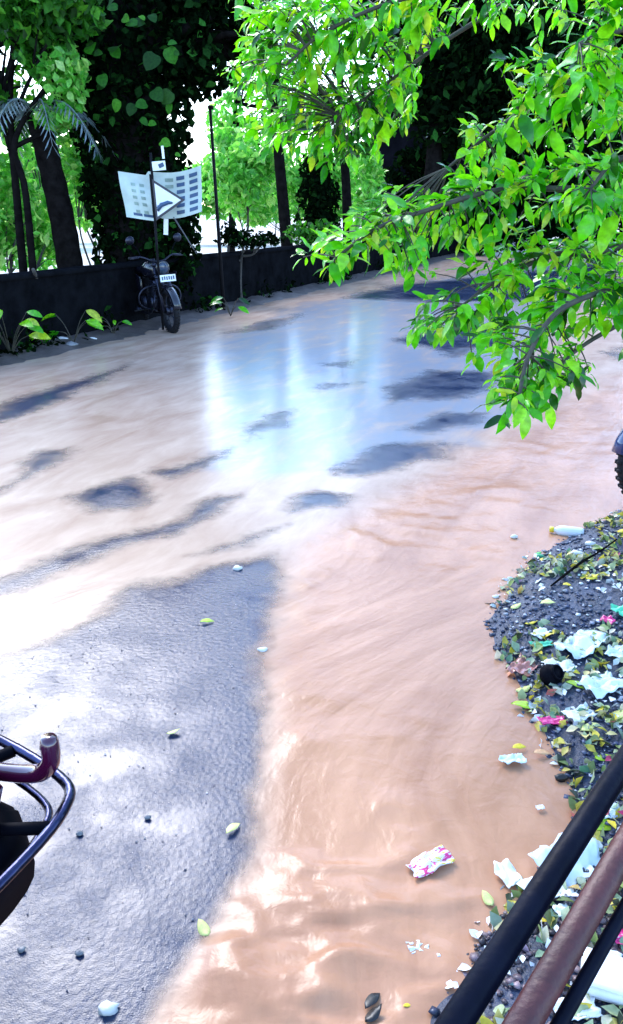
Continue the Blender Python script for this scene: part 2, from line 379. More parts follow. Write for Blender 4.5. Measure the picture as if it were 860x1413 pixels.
def fbm(x, y, oct=4, seed=0):
    s = 0; a = 0.5
    for i in range(oct): s = s + a * vnoise(x * 2 ** i, y * 2 ** i, seed + i); a *= 0.5
    return s
def sdf(x, y, poly):
    """signed distance to polygon, positive inside"""
    P = np.array(poly, float); d = np.full(x.shape, 1e9); ins = np.zeros(x.shape, bool); n = len(P)
    for i in range(n):
        a = P[i]; b = P[(i + 1) % n]; e = b - a
        t = np.clip(((x - a[0]) * e[0] + (y - a[1]) * e[1]) / max(1e-12, e @ e), 0, 1)
        d = np.minimum(d, np.hypot(x - a[0] - t * e[0], y - a[1] - t * e[1]))
        c = (a[1] > y) != (b[1] > y)
        with np.errstate(divide='ignore', invalid='ignore'):
            ins ^= c & (x < (b[0] - a[0]) * (y - a[1]) / (b[1] - a[1] + 1e-12) + a[0])
    return np.where(ins, d, -d)
def gpoly(px, z=0.0): return [tuple(G(u, v, z)[:2]) for u, v in px]
def sstep(a, b, x):
    t = np.clip((x - a) / (b - a), 0, 1); return t * t * (3 - 2 * t)
def gridquads(nx, ny):
    i, j = np.meshgrid(np.arange(nx - 1), np.arange(ny - 1), indexing='ij'); a = (i * ny + j).ravel()
    return np.stack([a, a + ny, a + ny + 1, a + 1], 1)

# road frame: DR along the road (and the far wall), NR across it towards the wall
TH = R(21.8); DR = Vector((math.sin(TH), math.cos(TH), 0)); NR = Vector((-math.cos(TH), math.sin(TH), 0))
def road(s, n, z=0.0): return DR * s + NR * n + Vector((0, 0, z))
WALL_N = 6.95

# ------------------------------------------------------------------ setting: ground, road, verge
me = bpy.data.meshes.new('ground'); me.from_pydata([(-600, -600, -0.06), (600, -600, -0.06), (600, 900, -0.06), (-600, 900, -0.06)], [], [(0, 1, 2, 3)]); me.update()
tag(link('ground', me, M['soil'], smooth=False), kind='structure')
ss = np.linspace(-25, 31, 120); nn = np.linspace(-4.5, 6.35, 24)   # the road bends out of sight at the hedge
A, B = np.meshgrid(ss, nn, indexing='ij')
V = np.stack([DR.x * A + NR.x * B, DR.y * A + NR.y * B, 0 * A], -1).reshape(-1, 3)
tag(link('road', npmesh('road', V, gridquads(120, 24)), M['asphalt']), kind='structure')
# muddy verge between road and wall
ss = np.linspace(-12, 60, 700); nn = np.linspace(5.9, 7.05, 26)
A, B = np.meshgrid(ss, nn, indexing='ij')
Z = -0.03 + 0.10 * sstep(6.0, 6.8, B + 0.35 * (fbm(A * 1.2, B, 3, 4) - 0.5)) + 0.06 * (fbm(A * 6, B * 6, 3, 9) - 0.45)
V = np.stack([DR.x * A + NR.x * B, DR.y * A + NR.y * B, Z], -1).reshape(-1, 3)
tag(link('verge_ground', npmesh('verge_ground', V, gridquads(700, 26)), M['verge']), kind='structure')

# ------------------------------------------------------------------ muddy flood water over the road
BARE = [  # (outline of bare wet asphalt as surveyed, softness)
    [(-260, 1000), (0, 893), (70, 880), (140, 845), (185, 805), (290, 785), (392, 765), (402, 800), (388, 870), (362, 915), (368, 1000), (352, 1100), (347, 1190), (300, 1290), (240, 1370), (205, 1425), (120, 1600), (-400, 1600)],
    [(-40, 812), (0, 800), (120, 757), (225, 727), (275, 692), (335, 684), (300, 712), (242, 745), (120, 787), (0, 832), (-40, 840)],
    [(88, 692), (135, 675), (185, 656), (216, 682), (190, 706), (130, 716)],
    [(200, 650), (250, 640), (330, 610), (300, 640), (240, 665)],
    [(-40, 690), (10, 668), (22, 640), (60, 617), (112, 612), (92, 636), (30, 668), (0, 690)],
    [(398, 690), (450, 681), (502, 686), (478, 708), (440, 712), (395, 722)],
    [(462, 645), (520, 618), (632, 612), (612, 632), (540, 648), (470, 655)],
    [(540, 470), (600, 448), (700, 450), (712, 478), (620, 492)], [(520, 540), (590, 512), (690, 512), (690, 545), (600, 556), (540, 562)], [(560, 592), (620, 570), (676, 572), (660, 590), (600, 600)],
    [(468, 412), (540, 394), (700, 378), (860, 360), (860, 400), (700, 420), (560, 416)],
    [(330, 596), (370, 575), (410, 568), (395, 590), (345, 606)],
    [(300, 462), (350, 447), (415, 434), (400, 446), (330, 461)],
    [(445, 503), (485, 498), (480, 508), (450, 509)], [(440, 530), (500, 528), (470, 538), (430, 541)],
    [(820, 486), (880, 474), (900, 490), (850, 500)],
    [(-60, 590), (0, 555), (110, 520), (180, 500), (140, 530), (40, 575)],
    [(400, 735), (330, 760), (260, 775), (330, 745)],
]
STREAM = [(205, 1425), (240, 1370), (300, 1290), (347, 1190), (352, 1100), (368, 1000), (362, 915), (390, 870), (405, 805), (435, 755), (530, 690), (640, 625), (735, 585), (800, 545), (870, 515), (1000, 490), (1500, 520), (1500, 1600), (120, 1600)]
def axis(lo, hi, c, fine, growth, ):
    out = [c]; h = fine; x = c
    while x < hi: x += h; out.append(x); h = fine + growth * abs(x - c)
    h = fine; x = c; left = []
    while x > lo: x -= h; left.append(x); h = fine + growth * abs(x - c)
    return np.array(left[::-1] + out)
xs = axis(-14, 22, 0.0, 0.014, 0.012); ys = axis(0.2, 60, 1.2, 0.012, 0.012)
X, Yg = np.meshgrid(xs, ys, indexing='ij')
Sr = X * DR.x + Yg * DR.y; Nr = X * NR.x + Yg * NR.y
dist = np.hypot(X, Yg)
wx = X + 0.10 * dist ** 0.5 * (fbm(X * 1.6, Yg * 1.6, 4, 21) - 0.5); wy = Yg + 0.22 * dist ** 0.5 * (fbm(X * 1.6, Yg * 1.6, 4, 33) - 0.5)
bare = np.full(X.shape, -9.0)
for p in BARE: bare = np.maximum(bare, sdf(wx, wy, gpoly(p)) / (0.035 + 0.030 * dist))
stream = sdf(wx, wy, gpoly(STREAM)) / (0.05 + 0.03 * dist)
cover = np.clip(0.62 - 0.5 * bare, 0, 1) * np.where(stream > -1.0, 1, 0.86 + 0.2 * fbm(X * .9, Yg * .5, 4, 3))
cover = np.clip(cover, 0, 1)
silt = sstep(-1.0, 0.9, stream)
clear = sstep(-1.2, 1.2, sdf(wx, wy, gpoly([(290, 470), (420, 420), (600, 385), (860, 350), (760, 470), (705, 590), (600, 625), (480, 650), (380, 660), (300, 640)])) / (0.05 + 0.03 * dist)) * (1 - silt)  # clearer film; also masks the painted-in reflection tint
# flow coordinate: the stream bends from along the road to straight down towards the camera
fl = sstep(3.6, 1.8, Yg)
fa = Sr * (1 - fl) + Yg * fl; fc = Nr * (1 - fl) - X * fl
flow = np.stack([fa * 1.6, fc * 4.2, 0 * fa], -1)
amp = 0.25 + 0.75 * silt
Zw = 0.006 + amp * 0.010 * (fbm(fa * 3, fc * 6, 4, 71) - 0.5)
for (u, v, a, L, wd) in [(430, 1235, 0.026, 0.11, 0.17), (500, 1250, 0.022, 0.09, 0.10), (300, 1330, 0.028, 0.10, 0.10), (370, 1345, 0.026, 0.10, 0.14), (450, 1335, 0.018, 0.07, 0.08), (545, 1110, 0.012, 0.07, 0.08), (490, 1330, 0.016, 0.06, 0.08), (590, 1235, 0.012, 0.06, 0.06), (455, 1385, 0.016, 0.06, 0.08), (350, 1400, 0.02, 0.08, 0.1)]:
    g = G(u, v); ax = X - g.x + 0.05 * (fbm(X * 9, Yg * 9, 3, 5) - .5); ay = Yg - g.y + 0.5 * ax ** 2 / wd * 0.6
    Zw += silt * a * 0.75 * np.exp(-(ax / wd) ** 2 - (ay / L * 1.5) ** 2) * (0.4 + 1.2 * fbm(X * 11, Yg * 15, 3, 18))
rd = 1 - np.abs(2 * fbm(fc * 3.2 + .6 * fbm(X * 3, Yg * 3, 2, 3), fa * 7.0, 3, 55) - .95)
Zw += silt * sstep(0.35, 0.65, fbm(X * 1.7, Yg * 2.2, 3, 14) + .25 * sstep(2.2, 1.2, Yg)) * 0.016 * np.clip(rd, 0, 1) ** 4
Zw = np.maximum(Zw, 0.004 + 0 * Zw)
keep = (Nr < 6.4) & (Nr > -4.4) & (Sr < 30.8) & (cover > 0.02)
Q = gridquads(len(xs), len(ys)); kv = keep.ravel(); Q = Q[kv[Q].any(1)]
used = np.unique(Q); remap = np.zeros(kv.size, np.int64); remap[used] = np.arange(len(used))
V = np.stack([X, Yg, Zw], -1).reshape(-1, 3)[used]
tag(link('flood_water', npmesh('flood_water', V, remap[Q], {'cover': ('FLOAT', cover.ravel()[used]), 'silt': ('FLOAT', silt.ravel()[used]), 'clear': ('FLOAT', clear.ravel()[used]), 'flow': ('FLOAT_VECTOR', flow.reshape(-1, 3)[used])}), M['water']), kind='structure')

# ------------------------------------------------------------------ gravel bank beside the stream
EDGE = [(1500, 590), (1000, 660), (860, 700), (795, 730), (735, 765), (690, 808), (664, 858), (676, 905), (700, 945), (716, 985), (745, 1025), (775, 1085), (778, 1130), (740, 1185), (690, 1240), (640, 1292), (600, 1345), (560, 1405), (500, 1500), (420, 1800)]
EP = gpoly(EDGE); EP += [(-0.2, -2.5), (8, -2.5), (8, EP[0][1])]
def bank_h(x, y):
    x = np.asarray(x, float); y = np.asarray(y, float)
    d = sdf(x + 0.05 * (fbm(x * 7, y * 7, 3, 2) - .5), y + 0.05 * (fbm(x * 7, y * 7, 3, 6) - .5), EP)
    return -0.025 + 0.085 * sstep(-0.12, 0.26, d) + 0.05 * sstep(0.3, 1.2, d) + 0.02 * (fbm(x * 14, y * 14, 3, 44) - .45) * sstep(-.05, .1, d)
bx_ = axis(0.0, 6, 0.9, 0.02, 0.012); by_ = axis(-2.0, 6.5, 1.6, 0.02, 0.012)
X, Yg = np.meshgrid(bx_, by_, indexing='ij'); Zb = bank_h(X, Yg)
V = np.stack([X, Yg, Zb], -1).reshape(-1, 3)
tag(link('bank_ground', npmesh('bank_ground', V, gridquads(len(bx_), len(by_))), M['bank']), kind='structure')
def BK(u, v, lift=0.0):
    p = G(u, v, 0.03)
    for _ in range(3): p = G(u, v, max(0.006, float(bank_h([p.x], [p.y])[0])))
    return p + Vector((0, 0, lift))

def pebble_field(name, pts, sizes, m, label, seed):
    rng = np.random.default_rng(seed); n = len(pts)
    base = np.array([(1, 0, 0), (0, 1, 0), (-1, 0, 0), (0, -1, 0), (.7, .7, .7), (-.7, .7, .7), (-.7, -.7, .7), (.7, -.7, .7), (0, 0, -1), (0, 0, 1)], float)
    tri = np.array([(0, 1, 4), (1, 2, 5), (2, 3, 6), (3, 0, 7), (9, 4, 5), (9, 5, 6), (9, 6, 7), (9, 7, 4), (1, 5, 4), (2, 6, 5), (3, 7, 6), (0, 4, 7), (1, 0, 8), (2, 1, 8), (3, 2, 8), (0, 3, 8)])
    b = base[None] * (0.75 + 0.5 * rng.random((n, 10, 1))); b = b * (sizes[:, None, None] * np.stack([np.ones(n), 0.6 + 0.4 * rng.random(n), 0.3 + 0.3 * rng.random(n)], -1)[:, None])
    a = rng.random(n) * 6.28; c, s = np.cos(a)[:, None], np.sin(a)[:, None]
    Vv = np.stack([b[..., 0] * c - b[..., 1] * s, b[..., 0] * s + b[..., 1] * c, b[..., 2]], -1) + pts[:, None]
    T = (tri[None] + (np.arange(n) * 10)[:, None, None]).reshape(-1, 3)
    var = np.repeat(rng.random(n), 10)
    return tag(link(name, npmesh(name, Vv.reshape(-1, 3), T, {'var': ('FLOAT', var)}), m, smooth=False), label, 'gravel', kind='stuff')
n = 42000; px = RNG.uniform(0.1, 2.4, n); py = RNG.uniform(0.6, 4.4, n)
d = sdf(px, py, EP); ok = (d > -0.06) & (RNG.random(n) < 0.25 + 0.75 * sstep(.3, .6, fbm(px * 4, py * 4, 3, 15))); px, py = px[ok], py[ok]
brown = sdf(px, py, gpoly([(600, 1500), (640, 1300), (720, 1230), (790, 1225), (880, 1280), (900, 1600)])) > -0.02
for nm, sel, mm, lab in (('gravel', ~brown, 'gravel', 'dark blue grey wet gravel covering the bank beside the muddy stream'), ('brown_gravel', brown, 'gravel_brown', 'brown wet gravel on the bank between the black and rusty rails')):
    p = np.stack([px[sel], py[sel], bank_h(px[sel], py[sel]) + 0.003], -1)
    pebble_field(nm, p, 0.003 + 0.011 * RNG.random(len(p)) ** 2.6, M[mm], lab, 5)
n = 5000; px = RNG.uniform(-1.6, 0.3, n); py = RNG.uniform(0.5, 3.2, n)
ok = (sdf(px, py, gpoly(BARE[0])) > 0.03); px, py = px[ok][:900], py[ok][:900]
pebble_field('road_grit', np.stack([px, py, 0 * px + 0.002], -1), 0.001 + 0.003 * RNG.random(len(px)) ** 4, M['gravel'], 'loose dark grit on the bare wet asphalt', 8)

# ------------------------------------------------------------------ low dark boundary wall
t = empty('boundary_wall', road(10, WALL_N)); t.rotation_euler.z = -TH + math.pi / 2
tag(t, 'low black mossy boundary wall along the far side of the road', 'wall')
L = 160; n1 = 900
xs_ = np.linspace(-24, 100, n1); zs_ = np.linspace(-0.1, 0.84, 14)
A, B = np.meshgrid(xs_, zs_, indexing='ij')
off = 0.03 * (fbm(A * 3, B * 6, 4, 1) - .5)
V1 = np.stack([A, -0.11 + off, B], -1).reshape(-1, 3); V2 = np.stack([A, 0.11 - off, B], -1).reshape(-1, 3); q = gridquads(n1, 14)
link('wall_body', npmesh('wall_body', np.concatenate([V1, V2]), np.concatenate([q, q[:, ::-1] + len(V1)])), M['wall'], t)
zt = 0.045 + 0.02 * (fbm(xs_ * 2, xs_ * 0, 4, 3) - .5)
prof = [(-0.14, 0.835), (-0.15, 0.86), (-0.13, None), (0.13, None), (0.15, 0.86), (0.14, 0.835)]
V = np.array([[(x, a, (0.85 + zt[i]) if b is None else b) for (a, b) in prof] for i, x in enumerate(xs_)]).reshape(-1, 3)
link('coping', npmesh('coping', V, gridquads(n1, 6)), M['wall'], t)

# ------------------------------------------------------------------ foliage helpers
def leaves_np(P, size, seed, droop=0.3, elong=2.0, updir=0.5):
    rng = np.random.default_rng(seed); n = len(P)
    sz = size * (0.6 + 0.8 * rng.random(n))
    ax = rng.normal(size=(n, 3)); ax[:, 2] -= droop * 1.2; ax /= np.linalg.norm(ax, axis=1)[:, None]
    nr = rng.normal(size=(n, 3)); nr[:, 2] += updir * 2; nr -= ax * (nr * ax).sum(1)[:, None]; nr /= np.linalg.norm(nr, axis=1)[:, None] + 1e-9
    sd_ = np.cross(ax, nr); h = sz / 2; wd = (h / elong)[:, None]
    a = P - ax * h[:, None]; b = P + ax * h[:, None] - nr * (h * 0.25)[:, None]; m0 = P + ax * (h * -0.1)[:, None]
    l = m0 + sd_ * wd + nr * wd * 0.35; r = m0 - sd_ * wd + nr * wd * 0.35
    l2 = P + ax * (h * 0.45)[:, None] + sd_ * wd * 0.7 + nr * wd * 0.1; r2 = P + ax * (h * 0.45)[:, None] - sd_ * wd * 0.7 + nr * wd * 0.1
    Vv = np.stack([a, l, l2, b, r2, r, m0], 1).reshape(-1, 3)
    q = np.array([(0, 1, 2, 6), (6, 2, 3, 3), (0, 6, 4, 5), (6, 3, 4, 4)])
    q = np.array([(0, 1, 6), (1, 2, 6), (2, 3, 6), (3, 4, 6), (4, 5, 6), (5, 0, 6)])
    T = (q[None] + (np.arange(n) * 7)[:, None, None]).reshape(-1, 3)
    return Vv, T, np.repeat(rng.random(n), 7)
def blob_pts(blobs, dens_seed, gap=0.42, gscale=1.6):
    out = []
    rng = np.random.default_rng(dens_seed)
    for (c, r, n) in blobs:
        u = rng.normal(size=(n * 2, 3)); u /= np.linalg.norm(u, axis=1)[:, None]
        rad = rng.random(n * 2) ** 0.45
        p = u * rad[:, None] * np.array(r) + np.array(c)
        k = fbm((p[:, 0] + p[:, 2] * .7) * gscale, (p[:, 1] + p[:, 2] * 1.3) * gscale, 3, dens_seed) > gap
        out.append(p[k][:n])
    return np.concatenate(out)
def tree(name, label, trunk, r0, r1, blobs, lsize, lm, bark='bark', seed=0, group=None, gap=0.42, gscale=1.6, cat='tree', elong=2.0, limbs=True, droop=0.3):
    base = Vector(trunk[0]); t = empty(name, base); tag(t, label, cat, group)
    path = bez([Vector(p) - base for p in trunk], 6); n_ = len(path)
    mb = MB(); mb.tube(path, [r0 + (r1 - r0) * (i / (n_ - 1)) ** 0.8 + (0.25 * r0 if i == 0 else 0) for i in range(n_)], 10)
    rnd = random.Random(seed)
    if limbs:
        for (c, r, n) in blobs:
            e = Vector(c) - base; s0 = path[min(n_ - 1, int(n_ * (0.45 + 0.5 * rnd.random())))]
            mid = (s0 + e) / 2 + Vector((rnd.uniform(-.2, .2), rnd.uniform(-.2, .2), -.1))
            p = bez([s0, mid, e], 5); mb.tube(p, [r1 * 0.9 * (1 - 0.8 * i / (len(p) - 1)) + .006 for i in range(len(p))], 6)
            for _ in range(4):
                q = e + Vector((rnd.uniform(-1, 1) * r[0], rnd.uniform(-1, 1) * r[1], rnd.uniform(-1, 1) * r[2])) * .75
                p2 = bez([mid, (mid + q) / 2 + Vector((0, 0, .1)), q], 4); mb.tube(p2, [r1 * .45 * (1 - .85 * i / (len(p2) - 1)) + .003 for i in range(len(p2))], 5)
    mb.build('trunk', M[bark], t)
    P = blob_pts([(Vector(c) - base, r, n) for c, r, n in blobs], seed + 11, gap, gscale)
    Vv, T, var = leaves_np(P, lsize, seed + 3, droop, elong)
    link('crown', npmesh('crown', Vv, T, {'var': ('FLOAT', var)}), M[lm], t)
    return t
def bigleaf_mesh(name, L=1.0, W=0.36, bend=0.5, fold=0.25, ns=6, heart=False, twist=0.0, wave=0.0):
    vs = []; fs = []
    for i in range(ns + 1):
        t = i / ns
        if heart: hw = W * (math.sin(math.pi * min(1, t * 0.8 + 0.2)) ** 0.7) * (1.0 if t < 1 else 0) if t > 0 else W * .55
        else: hw = W * 0.5 * (math.sin(math.pi * t ** 0.85)) ** 0.8 if 0 < t < 1 else 0.004
        if t == 1: hw = 0.004
        ang = -bend * t * t; x = L * (t - 0.08 * bend * bend * t ** 3); z = -L * 0.5 * bend * t * t
        tw = twist * t
        for sgn in (-1, 0, 1):
            yy = sgn * hw; zz = z + abs(sgn) * fold * hw + wave * math.sin(t * 11 + sgn) * .03
            vs.append((x, yy * math.cos(tw), zz + yy * math.sin(tw)))
    for i in range(ns):
        for k in range(2): a = i * 3 + k; fs.append((a, a + 1, a + 4, a + 3))
    me = bpy.data.meshes.new(name); me.from_pydata(vs, [], fs); me.update()
    me.polygons.foreach_set('use_smooth', [True] * len(fs)); return me

# ------------------------------------------------------------------ trees and house beyond the road
def gp(u, v, y, z=None):
    p = Y(u, v, y)
    if z is not None: p.z = z
    return p
# big creeper-covered trunk behind the parked motorcycle
c = gp(200, 440, 13.3, 0)
blobs = [((c.x + dx, c.y + dy, z), (rx, 0.7, rz), n) for dx, dy, z, rx, rz, n in
         [(0.0, 0, 0.9, .75, .9, 2600), (-.05, 0, 1.9, .8, .8, 2600), (0, 0, 2.8, .95, .8, 2600), (-.25, 0, 3.6, .9, .8, 2200), (.5, .1, 3.7, 1.2, .7, 2600), (.1, 0, 4.5, 1.5, .8, 3400), (.62, .05, 1.4, .35, 1.2, 900), (1.5, .2, 4.5, .85, .7, 1300), (1.0, .1, 3.6, .4, .5, 420), (1.7, .2, 3.9, .35, .35, 200), (.9, 0, 4.2, .6, .6, 900)]]
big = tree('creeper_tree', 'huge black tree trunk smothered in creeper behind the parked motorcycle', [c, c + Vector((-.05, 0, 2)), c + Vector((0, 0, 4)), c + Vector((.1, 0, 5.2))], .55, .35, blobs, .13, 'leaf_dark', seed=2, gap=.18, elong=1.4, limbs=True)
hm = bigleaf_mesh('heart_leaf', 1.0, 0.48, 0.5, 0.15, 6, heart=True)
hm.materials.append(M['leaf_mid'])
def leafobj(me, name, parent, pos, direction, up, s):
    x = Vector(direction).normalized(); z = Vector(up); z = (z - x * z.dot(x)).normalized(); y = z.cross(x)
    m = Matrix((x, y, z)).transposed().to_4x4(); m = Matrix.Translation(Vector(pos)) @ m @ Matrix.Scale(s, 4)
    o = bpy.data.objects.new(name, me); COL.objects.link(o)
    if parent: o.parent = parent
    o.matrix_local = m
    return o
rnd = random.Random(4)
for (u, v, s) in [(152, 28, .34), (190, 32, .30), (126, 62, .26), (140, 103, .34), (162, 64, .28), (215, 75, .34), (236, 126, .36), (212, 124, .32), (164, 138, .26), (122, 58, .22), (205, 170, .22), (222, 195, .2), (128, 25, .3), (232, 60, .22), (150, 5, .3), (208, 20, .25), (75, 20, .3)]:
    p = gp(u, v, 12.3) - c
    leafobj(hm, 'leaf', big, p, (rnd.uniform(-1, 1), rnd.uniform(-.9, 0), rnd.uniform(-1, .25)), (rnd.uniform(-.8, .8), -1, rnd.uniform(.1, 1.2)), s * rnd.uniform(.5, .85))
    leafobj(hm, 'leaf', big, p + Vector((rnd.uniform(-.2, .2), .05, rnd.uniform(-.18, .1))), (rnd.uniform(-1, 1), rnd.uniform(-.9, 0), rnd.uniform(-1, .25)), (rnd.uniform(-.8, .8), -1, rnd.uniform(.1, 1.2)), s * rnd.uniform(.35, .7))
lb = gp(-60, 380, 14.5, 0)
tree('dark_tree', 'dense dark tree rising behind the palm at the top left', [lb, lb + Vector((0, 0, 2)), lb + Vector((.2, 0, 4)), lb + Vector((.3, 0, 5.5))], .25, .12,
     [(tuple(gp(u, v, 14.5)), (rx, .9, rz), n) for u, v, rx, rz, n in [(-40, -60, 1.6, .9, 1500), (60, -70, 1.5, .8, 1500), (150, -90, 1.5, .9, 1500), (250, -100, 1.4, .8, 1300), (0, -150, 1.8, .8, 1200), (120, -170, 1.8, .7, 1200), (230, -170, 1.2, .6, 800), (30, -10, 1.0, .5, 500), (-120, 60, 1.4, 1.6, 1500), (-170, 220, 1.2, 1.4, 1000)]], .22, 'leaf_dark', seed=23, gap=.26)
# palm behind the wall
pb = gp(100, 365, 12.6, 0); pt = gp(52, 158, 12.4)
palm = empty('palm_tree', pb); tag(palm, 'leaning dark palm with pale drooping fronds behind the low wall', 'tree')
mb = MB(); path = bez([Vector((0, 0, 0)), (pt - pb) * .5 + Vector((.06, 0, 0)), pt - pb], 8)
mb.tube(path, [.20 - .05 * i / (len(path) - 1) + .012 * (i % 2) for i in range(len(path))], 10); mb.build('trunk', M['bark'], palm)
for k in range(11):
    a = 2 * math.pi * k / 11 + rnd.uniform(-.2, .2); Lf = rnd.uniform(.8, 1.25); o = pt - pb; mb = MB()
    pts = [o + Vector((math.cos(a) * Lf * t, math.sin(a) * Lf * t, .34 * math.sin(t * 2.2) - .75 * t * t)) for t in np.linspace(0, 1, 9)]
    mb.tube(pts, [.018 * (1 - .8 * i / 8) for i in range(9)], 5)
    for i in range(1, 9):
        for sub in (0, .5):
            pp = pts[i] if sub == 0 or i == 8 else (pts[i] + pts[i + 1]) / 2
            tn = (pts[i] - pts[i - 1]).normalized(); sd_ = tn.cross(Vector((0, 0, 1))).normalized()
            for sg in (-1, 1):
                ll = .34 * (1 - .5 * i / 9); d_ = (sd_ * sg * .7 + tn * .5 + Vector((0, 0, -.75))).normalized()
                w_ = tn * .018
                mb.add([pp - w_, pp + d_ * ll * .5 + w_ * 1.2, pp + d_ * ll, pp + d_ * ll * .5 - w_ * 1.2], [(0, 1, 2, 3)])
    mb.build('frond', M['frond'], palm)
# saplings and trees of the left side
def P3(u, v, y): return tuple(gp(u, v, y))
tree('slender_tree', 'thin dark sapling stem at the left edge behind the wall', [gp(30, 372, 12.2, 0), gp(24, 280, 12.2), gp(14, 150, 12.2), gp(20, 40, 12.2)], .07, .035,
     [(P3(15, 20, 12.2), (.7, .6, .5), 700), (P3(50, 60, 12.4), (.5, .5, .4), 420), (P3(0, 100, 12), (.5, .5, .35), 350), (P3(90, 10, 12), (.5, .5, .4), 420)], .17, 'leaf_mid', seed=31, elong=1.7)
tree('slender_tree', 'second thin stem leaning beside the palm trunk', [gp(43, 372, 12.0, 0), gp(36, 270, 12.0), gp(22, 190, 12.0), gp(85, 90, 12.2)], .06, .03,
     [(P3(86, 105, 12.2), (.38, .3, .5), 330), (P3(75, 160, 12.2), (.4, .3, .2), 150)], .16, 'leaf_far', seed=36, elong=1.6)
tree('slender_tree', 'slim upright tree between the thin post and the bright bushes', [gp(400, 332, 20.5, 0), gp(390, 270, 20.5), gp(382, 180, 20.5), gp(376, 90, 20.5), gp(372, 30, 20.5)], .16, .08,
     [(P3(385, 110, 20.5), (.6, .6, .4), 110), (P3(420, 150, 20.5), (.8, .8, .4), 200), (P3(360, 160, 20.5), (.5, .6, .3), 110), (P3(380, 60, 20.5), (.4, .6, .3), 60)], .26, 'leaf_far', seed=41, gap=.44)
tree('slender_tree', 'thin black stem in front of the pale gap beside the dark house', [gp(482, 330, 22.5, 0), gp(478, 260, 22.5), gp(472, 180, 22.5), gp(468, 60, 22.5)], .15, .08,
     [(P3(480, 200, 22.3), (.7, .6, .35), 240), (P3(530, 150, 22.3), (.8, .8, .6), 400)], .24, 'leaf_mid', seed=44, gap=.42)
tree('ivy_stump', 'short dark leafy shrub between the two slender trees', [gp(440, 345, 21.3, 0), gp(436, 280, 21.3), gp(432, 225, 21.3)], .14, .06,
     [(P3(437, 230, 21.3), (.45, .4, .35), 420), (P3(440, 270, 21.2), (.55, .4, .5), 700), (P3(440, 310, 21.2), (.6, .4, .5), 700)], .17, 'leaf_dark', seed=47, gap=.3, cat='shrub')
def bush(label, u, v, y, blobs, lm, ls, seed, gap=.36, name='bush'):
    b = gp(u, v, y, 0)
    tree(name, label, [b, b + Vector((0, 0, .4)), b + Vector((.05, 0, .9))], .05, .02, [(P3(*q[0]), q[1], q[2]) for q in blobs], ls, lm, bark='bark2', seed=seed, gap=gap, cat='bush')
bush('bright leafy bush behind the wall at the left edge', 15, 380, 15, [((10, 330, 15), (.8, .6, .6), 800), ((35, 290, 15.2), (.6, .6, .6), 500), ((0, 240, 15.3), (.7, .6, .7), 500), ((60, 345, 15.5), (.5, .5, .4), 400)], 'leaf_far', .2, 51)
bush('pale green bush between the palm and the huge trunk', 130, 360, 16, [((125, 250, 16), (.6, .5, .5), 420), ((115, 210, 16), (.5, .5, .5), 300), ((140, 300, 16), (.4, .4, .3), 240)], 'leaf_far', .2, 52, .42)
bush('dark green bush rising between the palm and the huge trunk', 90, 360, 16.6, [((110, 150, 16), (.6, .5, .6), 420), ((85, 60, 16.3), (.8, .6, .7), 520), ((30, 150, 16.3), (.8, .6, .7), 520)], 'leaf_mid', .2, 58, .36)
bush('wide sunlit bush to the side of the slender tree', 340, 340, 26, [((330, 250, 26), (1.3, 1, .9), 1000), ((350, 220, 26), (1.1, 1, .5), 600), ((318, 195, 27), (.7, .8, .4), 300)], 'leaf_far', .28, 53, .34)
bush('sunlit bush behind the slim tree foot', 420, 340, 29, [((415, 250, 29), (1.4, 1, .8), 800), ((455, 250, 29), (1.0, 1, .8), 600), ((350, 290, 28), (.8, .8, .5), 400)], 'leaf_far', .3, 54, .38)
bush('pale bush filling the gap beside the house corner', 505, 330, 24, [((507, 250, 24), (.5, .6, .9), 600), ((510, 290, 24), (.5, .6, .5), 400)], 'leaf_far', .22, 55, .34)
tree('airy_tree', 'airy pale green tree filling the gap right of the huge trunk', [gp(318, 330, 30, 0), gp(322, 250, 30), gp(326, 120, 30)], .14, .07, [(P3(u_, v_, 30), (rx_, .9, rz_), n_) for u_, v_, rx_, rz_, n_ in [(318, 170, .9, .8, 260), (330, 120, 1.0, .8, 220), (345, 70, .9, .7, 110), (365, 180, .9, .6, 200), (420, 170, 1.1, .6, 160), (500, 160, 1.0, .7, 180)]], .30, 'leaf_far', seed=91, gap=.40)
bush('low dark weeds on the wall at the thin post foot', 330, 345, 15.2, [((335, 330, 15.2), (.5, .3, .18), 240), ((365, 330, 15.4), (.4, .3, .12), 150), ((318, 325, 15.2), (.2, .2, .25), 100)], 'leaf_dark', .12, 56, .36)
bush('dark ragged bush on the wall top beside the ivy shrub', 420, 340, 18.6, [((415, 322, 18.6), (.35, .3, .25), 200), ((445, 325, 18.9), (.35, .3, .35), 260)], 'leaf_mid', .14, 57, .36)
for k, (u, v, y, s) in enumerate([(300, 262, 44, 2.6), (380, 275, 52, 2.6), (450, 272, 48, 2.4), (60, 262, 40, 3.2), (140, 280, 46, 2.4), (520, 250, 46, 3)]):
    bush('distant pale tree clump beyond the field, number %s from the left edge' % ['third', 'fourth', 'fifth', 'first', 'second', 'sixth'][k], u, 300, y, [((u, v, y), (s, 1.6, s * .55), 1300), ((u + 14, v - 22, y), (s * .6, 1.4, s * .4), 600)], 'leaf_far', .5, 60 + k, .3, name='distant_tree')
